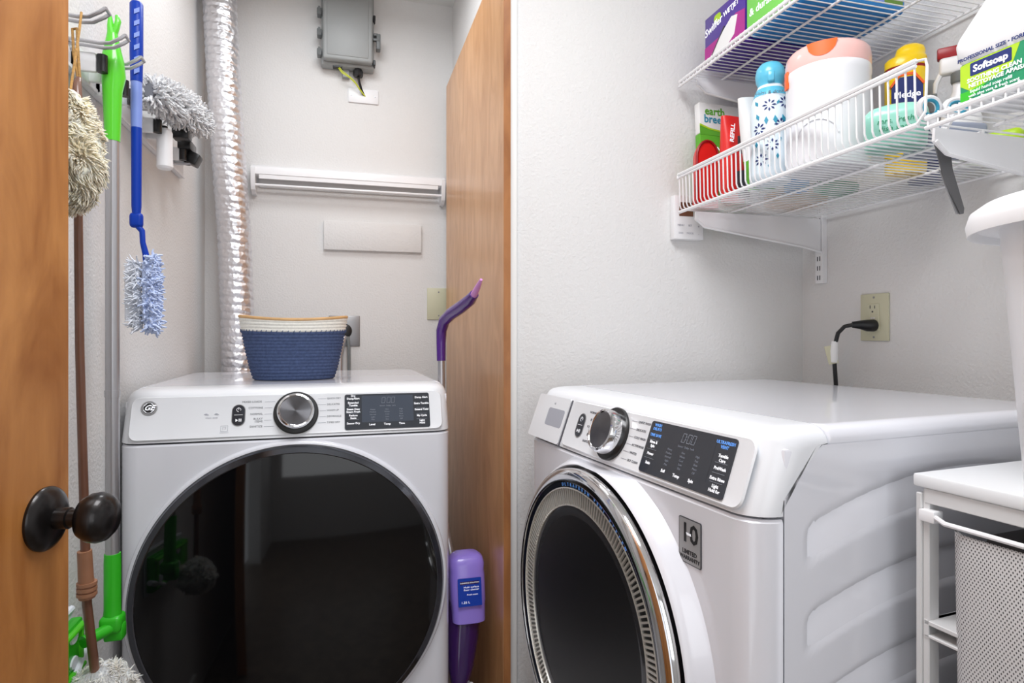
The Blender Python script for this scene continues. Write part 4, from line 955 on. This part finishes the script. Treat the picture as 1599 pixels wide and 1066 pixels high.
# white spray bottle with red nozzle
rs = empty('trigger_spray_bottle', (1.150, 0.905, ZS), (0, 0, R(-50)), label='grey-white trigger spray bottle with a red nozzle top, behind the soap jug', cat='spray bottle')
b = MB(); oval(b, [(.038, 0, 0), (.040, .005, 0), (.040, .105, 0), (.030, .135, 0), (.016, .165, 0), (.015, .185, 0)], .7); b.build('bottle_body', 'tubw', rs, ang=50)
b = MB(); b.lathe([(0.017, .183), (.0185, .186), (.0185, .203), (.015, .206), (0, .206)], 20); b.build('collar', 'dgplastic', rs)
b = MB(); b.box(-.040, .026, -.013, .013, .204, .240, .007, 3); b.tube([(-.034, 0, .215), (-.046, 0, .190), (-.048, 0, .170)], [.006, .006, .004], 8); b.build('trigger', 'wplastic', rs)
b = MB(); b.box(-.044, .018, -.0115, .0115, .238, .262, .004, 2); b.build('nozzle', 'dred', rs); rs.scale = (.85, .85, .92)
# tall grey-white bottle
gb = empty('pump_bottle', (1.175, 1.000, ZS), label='pale grey pump bottle with a dark collar between the yellow bottle and the spray bottle', cat='bottle')
b = MB(); b.lathe([(0.030, 0), (.032, .004), (.032, .08), (.026, .10), (.022, .105), (.022, .112), (0, .112)], 28); b.build('bottle_body', 'navyp', gb)
b = MB(); b.lathe([(0.023, .112), (.026, .118), (.026, .136), (.027, .140), (.024, .143), (0, .143)], 28); b.build('collar', 'steel', gb)
b = MB(); b.lathe([(0.020, .143), (.0205, .20), (.018, .208), (0, .209)], 28); b.build('neck', 'gplastic', gb)
# mint tub
mt = empty('mint_container', (0.915, 0.835, ZS), (0, 0, R(-48)), label='mint green plastic container behind the wire lip, right of the big white tub', cat='container')
b = MB(); rings = []
for z, e in ((0, .006), (.004, .002), (.05, 0), (.060, .002), (.068, .008), (.074, .02)):
    rings.append([(x, y, z) for x, y in rrect(-.048+e, .048-e, -.036+e, .036-e, .022)])
b.loft(rings); b.build('container_body', 'mint', mt, ang=60)
text('ink_marks', [('mrs. fresh\ndish soap', 0, .034, .013, 'CENTER', .2)], frame((0, -.0362, 0), (1, 0, 0), (0, 0, 1)), 'emerald', mt)
# grey wire bin below/behind mint
gbx = MB(); gbx.box(-.055, .055, -.035, .035, 0, .050, .008, 3, m=mtx((1.03, .84, ZS), (0, 0, R(-10))))
tag(gbx.build('grey_caddy', 'greybin'), 'small blue-grey plastic caddy behind the mint container', 'caddy')
sp_ = MB(); sp_.box(-.05, .05, -.035, .035, 0, .030, .010, 3, m=mtx((1.12, .80, ZS), (0, 0, R(20))))
tag(sp_.build('yellow_sponge', 'lime'), 'yellow-green sponge lying at the back of the lower shelf near its right end', 'sponge')
gl = MB(); gl.box(-.045, .045, -.030, .030, 0, .026, .010, 3, m=mtx((1.07, 1.13, ZS), (0, 0, R(12))))
tag(gl.build('green_sponge', 'emerald'), 'dark green sponge lying flat at the back of the lower shelf, seen through the wires', 'sponge')
cl = MB(); cl.box(-.06, .06, -.05, .05, 0, .035, .010, 3, m=mtx((1.08, 1.27, ZS), (0, 0, R(8))))
tag(cl.build('folded_cloth', 'tan'), 'folded tan cloth lying at the far back of the lower shelf', 'cloth')
# scissors hanging through the gap
sz = empty('scissors', (0.876, 0.7415, 1.440), label='scissors with white and blue handles hanging down through the lower wire shelf', cat='scissors')
b = MB(); pts = [(.006, -.020), (.026, -.020), (.035, -.050), (.038, -.075), (.056, -.136), (.055, -.144), (.050, -.145), (.026, -.095), (.014, -.050)]
Sf = frame((0, 0, 0), (.964, -.2656, 0), (0, 0, 1))
b.prism([(x, z) for x, z in pts], -.0012, .0012, Sf); b.build('blade', 'silverblade', sz)
b = MB(); b.prism([(.019, -.075), (.024, -.080), (.050, -.144), (.046, -.144)], -.0035, -.001, Sf); b.build('inner_blade', 'steel', sz)
for cx_, cz_, rx_, rz_, nm in ((.002, .020, .0150, .0155, 'handle'), (.044, .020, .0170, .0125, 'handle')):
    b = MB(); ring = [Sf @ Vector((cx_+rx_*math.cos(2*PI*k_/24), cz_+rz_*math.sin(2*PI*k_/24), 0)) for k_ in range(25)]
    b.tube(ring, .0052, 8); b.tube([Sf @ Vector((cx_*.75+.004, cz_-rz_*.95, 0)), Sf @ Vector((cx_*.08+.015, -.026, 0))], .006, 8); h_ = b.build(nm, 'wplastic', sz)
    b = MB(); b.tube([p + (Sf.to_3x3() @ Vector((0, 0, .0030))) for p in [Sf @ Vector((cx_+(rx_-.0035)*math.cos(2*PI*k_/24), cz_+(rz_-.0035)*math.sin(2*PI*k_/24), 0)) for k_ in range(25)]], .0028, 6); b.build('grip_lining', 'teal', h_)
# soap jug
sj = empty('soap_refill_jug', (0.905, 0.572, ZL+.0095), (0, 0, R(-88)), label='large white soap refill jug with a green and blue label on the lower shelf', cat='jug')
b = MB(); rings = []
for z, xa, xb, d in ((0, -.098, .098, .046), (.004, -.103, .103, .050), (.062, -.105, .105, .052), (.072, -.114, .112, .056), (.092, -.116, .113, .057), (.100, -.113, .112, .056), (.150, -.078, .085, .046), (.195, -.045, .055, .036), (.215, -.030, .040, .028), (.235, -.024, .024, .023), (.25, -.022, .022, .022)):
    rings.append([(x, y, z) for x, y in rrect(xa, xb, -d, d, min(d*.9, .03), 6)])
b.loft(rings); jb = b.build('jug_body', 'wplastic', sj, ang=50)
b = MB(); b.lathe([(.026, .248), (.027, .252), (.027, .278), (.024, .282), (0, .282)], 32); b.build('cap', 'navyp', sj)
b = MB(); b.tube([(.022, 0, .225), (.060, 0, .235), (.098, 0, .20), (.105, 0, .14), (.100, 0, .10)], [.010, .011, .012, .012, .012], 12); b.build('handle', 'wplastic', sj)
Fj = frame((0, -.0522, 0), (1, 0, 0), (0, 0, 1))
lb = plate('label', rrect(-.098, .100, .004, .060, .004), Fj, 'emerald', jb, -.004, .0006)
plate('lime_field', [(-.098, .030), (-.098, .058), (-.090, .0597), (-.020, .0597), (-.030, .034), (-.060, .024), (-.085, .020)], Fj, 'lime', lb, .0004, .0009)
plate('blue_field', [(.0, .0045), (.100, .0045), (.100, .042), (.07, .030), (.04, .016)], Fj, 'cyanp', lb, .0004, .0009)
plate('green_sweep', [(-.098, .020), (-.085, .020), (-.060, .024), (-.085, .008), (-.098, .006)], Fj, 'green2', lb, .0004, .00095)
plate('name_panel', rrect(-.084, -.030, .0395, .0575, .002), Fj, 'navyp', lb, .0006, .0013)
Fk = Fj @ Matrix.Translation((0, 0, .0013))
text('name_lettering', [('Softsoap', -.057, .0480, .0132, 'CENTER', 0, .0004)], Fk, 'wht_ink', lb)
text('label_lettering', [('SOOTHING CLEAN', -.088, .0335, .0082, 'LEFT', 0, .0002), ('NETTOYAGE APAISANT', -.086, .0260, .0080, 'LEFT', 0, .0002), ('liquid hand soap refill', -.084, .0180, .0064, 'LEFT'), ('with aloe vera & fresh scent', -.086, .0120, .0058, 'LEFT')], Fk, 'wht_ink', lb)
text('rim_lettering', [('PROFESSIONAL SIZE • FORMAT PROFESSIONNEL', -.100, .0655, .0072, 'LEFT', 0, .0002)], frame((0, -.0555, 0), (1, 0, 0), (0, 0, 1)), 'navyp', jb)

# upper shelf: purple mop refill box and green pack
ZT = ZU + .0052
pb = empty('mop_refill_box', (0.872, 1.263, ZT), (0, 0, R(-90)), label='purple and magenta mop refill box with a white mop picture on the upper shelf', cat='box')
b = MB(); b.box(-.080, .080, 0, .255, 0, .125, .002, 2); bx_ = b.build('carton', 'pkgpurple', pb)
Fx = frame((0, -.0004, 0), (1, 0, 0), (0, 0, 1))
plate('magenta_field', [(-.079, .001), (.079, .001), (.079, .074), (.045, .080), (-.010, .055), (-.079, .052)], Fx, 'magenta', bx_, 0, .0004)
plate('mop_picture', [(-.074, .004), (-.050, .005), (.010, .018), (.040, .034), (.052, .074), (.030, .080), (-.002, .062), (-.060, .018)], Fx, 'paper', bx_, 0, .0008)
plate('mop_pole_picture', [(-.070, .004), (-.066, .004), (.004, .070), (.000, .072)], Fx, 'charcoal', bx_, 0, .0012)
plate('lime_blob', rrect(-.040, -.012, .095, .114, .008), Fx, 'lime', bx_, 0, .0006)
text('lettering', [('Swiffer', -.042, .090, .026, 'CENTER', .15, .0004, .15), ('WETJET', .028, .100, .017, 'CENTER', .1, .0003, .10)], Fx @ Matrix.Translation((0, 0, .0009)), 'wht_ink', bx_)
pg = empty('wipes_package', (0.868, 1.085, ZT), (0, 0, R(-90)), label='green and blue wipes package right of the purple box on the upper shelf', cat='package')
b = MB(); b.box(-.092, .088, 0.004, .255, .0, .105, .012, 3); pk = b.build('pack', 'pkgblue', pg)
b = MB(); b.box(-.090, .086, -.0005, .010, .004, .106, .008, 3); b.build('front_face', 'pkggreen', pg)
b = MB(); b.box(.078, .0895, .02, .245, .012, .105, .004, 2); sd = b.build('side_face', 'olive', pg)
b = MB(); b.box(.088, .0905, .165, .195, .014, .104, .001, 1); b.build('side_stripe', 'lblue', sd)
text('lettering', [('thick\n& durable', -.03, .06, .024, 'CENTER', 0, .0003)], frame((0, -.0012, 0), (1, 0, 0), (0, 0, 1)), 'wht_ink', pk)

# ------------------------------------------------------------------ thermostat and right-wall outlet
th = empty('wall_thermostat', (0.866, 1.43, 1.412), label='white wall thermostat with a small dark screen on the partition wall', cat='thermostat')
b = MB(); b.box(-.043, .043, -.024, 0, -.056, .058, .003, 2); b.build('case', 'wplastic', th)
b = MB(); b.box(-.029, .012, -.0255, -.023, .004, .040, .0008, 1); b.build('screen', 'brownwood', th)
text('button_marks', [('MENU', -.024, -.020, .007, 'CENTER'), ('SET', .003, -.020, .007, 'CENTER'), ('+', .028, -.022, .010, 'CENTER'), ('FAN', -.024, -.040, .007, 'CENTER'), ('MODE', .003, -.040, .007, 'CENTER'), ('-', .028, -.041, .010, 'CENTER')], frame((0, -.0242, 0), (1, 0, 0), (0, 0, 1)), 'ink2', th)
ol = empty('wall_outlet', (1.24, 1.186, 1.150), (0, 0, R(-90)), label='almond wall outlet above the washer with a black plug in it', cat='outlet')
b = MB(); b.box(-.040, .040, -.006, 0, -.057, .057, .002, 2); b.build('plate', 'beige', ol)
b = MB(); b.box(-.0165, .0165, -.009, -.004, -.033, .033, .001, 1); rc = b.build('receptacle', 'beige', ol)
b = MB(); b.box(-.0085, -.0065, -.0094, -.008, .021, .029); b.box(.0045, .0065, -.0094, -.008, .021, .028); b.lathe([(.0025, 0), (0, .0004)], 10, mtx((-.001, -.009, .0135), (R(90), 0, 0))); b.build('slots', 'charcoal', rc)
b = MB(); b.box(-.006, -.001, -.0098, -.008, -.004, .0, .0005, 1); b.box(.001, .006, -.0098, -.008, -.004, .0, .0005, 1); b.build('reset_buttons', 'hampg', rc)
for z in (-.048, .048):
    b = MB(); b.lathe([(0.0028, 0), (0.0025, .0008), (0, .001)], 12, mtx((0, -.006, z), (R(90), 0, 0))); b.build('screw', 'steel', ol)
pc = empty('washer_power_cord', (1.215, 1.186, 1.128), label='black washer power cord with a white paper tag, plugged into the almond outlet', cat='power cord')
b = MB(); b.tube([(.0145, -.004, .002), (.012, -.004, .002), (.000, 0, .002), (-.016, .006, .004), (-.030, .016, .004)], [.0145, .0150, .0145, .0105, .0075], 14); b.build('plug', 'black', pc)
b = MB(); b.tube([(-.028, .015, .004), (-.040, .028, .000), (-.046, .042, -.016), (-.046, .052, -.045), (-.044, .056, -.085), (-.036, .058, -.16), (-.025, .058, -.45), (-.025, .058, -.7)], .0050, 10); b.build('cable', 'black', pc)
b = MB(); b.tube([(-.046, .052, -.036), (-.0455, .054, -.060), (-.044, .056, -.088)], [.0075, .0095, .0085], 12); tg = b.build('tag', 'paper', pc)
b = MB(); b.box(-.0006, .0006, .004, .026, -.050, -.004, .0003, 1, m=mtx((-.046, .052, -.040), (R(-14), 0, R(40)))); b.build('tag_flap', 'beige', tg)

# ------------------------------------------------------------------ hamper unit at the right
hz = 0.93
hp = empty('laundry_hamper_unit', (0.706, 0.619, 0), (0, 0, R(-84.5)), label='white framed hamper unit with a grey mesh bag, right of the washer', cat='laundry hamper')
# local x runs toward the camera, local y away to the right wall
b = MB(); b.box(0, .46, 0, .44, hz-.0165, hz, .003, 2); b.build('worktop', 'hampw', hp)
for y_ in (.004, .41):
    b = MB(); b.box(.012, .45, y_, y_+.016, hz-.036, hz-.0168, .001, 1); b.build('top_frame', 'hampg', hp)
for lx in (.003, .430):
    for ly in (.002, .41):
        b = MB(); b.box(lx, lx+.007, ly, ly+.022, 0, hz-.024, .001, 1); b.box(lx+.007, lx+.015, ly+.003, ly+.022, 0, hz-.018, .001, 1); b.build('leg', 'hampg', hp)
for zz in (.26, .42, .58, .74):
    for lx, s_ in ((.012, 1), (.405, -1)):
        b = MB(); b.box(lx+.0, lx+.046, .004, .42, zz, zz+.006, .001, 1); b.box(lx+.0, lx+.046, .004, .42, zz-.016, zz-.012, .001, 1); b.box(lx, lx+.006, .004, .42, zz-.016, zz+.006); b.build('runner', 'hampg', hp)
b = MB(); b.box(.010, .030, -.004, .014, hz-.058, hz-.043, .002, 2); b.tube([(.030, .0, hz-.050), (.045, -.006, hz-.053), (.44, -.006, hz-.053)], .0032, 8); b.build('bag_rod', 'wire', hp)
b = MB(); rows = []
NXb, NZb = 30, 30
for j in range(NZb+1):
    z = .20 + (hz-.062-.20)*j/NZb; row = []
    for i in range(NXb+1):
        u = i/NXb; x = (.032 + .022*(1-(z/hz))**1.0) + (.435-.032)*u; bulge = .022*math.sin(PI*min(1, u*1.0))*math.sin(PI*(z-.2)/(hz-.26))
        yy = -.004 - bulge + (.035*(1-u*12)**2 if u < 1/12 else 0); row.append((x, yy, z))
    rows.append(row)
b.loft(rows, cap=False, closed=False); rows2 = [[(x, y+.004, z) for x, y, z in r_] for r_ in rows]; b.loft(rows2, cap=False, closed=False)
b.build('mesh_bag_front', 'mesh', hp, ang=60)
b = MB(); b.box(.056, .430, .045, .400, .19, hz-.066, .01, 2); b.build('mesh_bag', 'liner', hp)
# white bucket on the unit
bu = empty('white_bucket', (0.842, 0.446, hz), (0, 0, 0), label='white plastic bucket with a wide flared rim, on the hamper unit at the right edge', cat='bucket')
b = MB(); b.lathe([(0.106, 0), (0.110, .004), (0.132, .295), (0.134, .303), (0.155, .304), (0.160, .297), (0.164, .296), (0.166, .308), (0.162, .322), (0.150, .331), (0.134, .331), (0.129, .322), (0.104, .010), (0, .010)], 96); b.build('bucket_body', 'wplastic', bu, ang=45)
# ceiling lamps; the closet one is unseen, added to go with its fill light
cl_ = empty('ceiling_lamp', (0.16, 0.56, 2.368), label='flat square white ceiling lamp over the middle of the laundry room', cat='ceiling lamp')
b = MB(); b.box(-.32, .32, -.32, .32, -.05, 0, .01, 2); b.build('housing', 'wplastic', cl_)

cl2 = empty('ceiling_lamp', (-0.03, 1.72, 2.368), label='small square white ceiling lamp, unseen, added to brighten the closet above the dryer', cat='ceiling lamp')
b = MB(); b.box(-.19, .19, -.19, .19, -.05, 0, .01, 2); b.build('housing', 'wplastic', cl2)
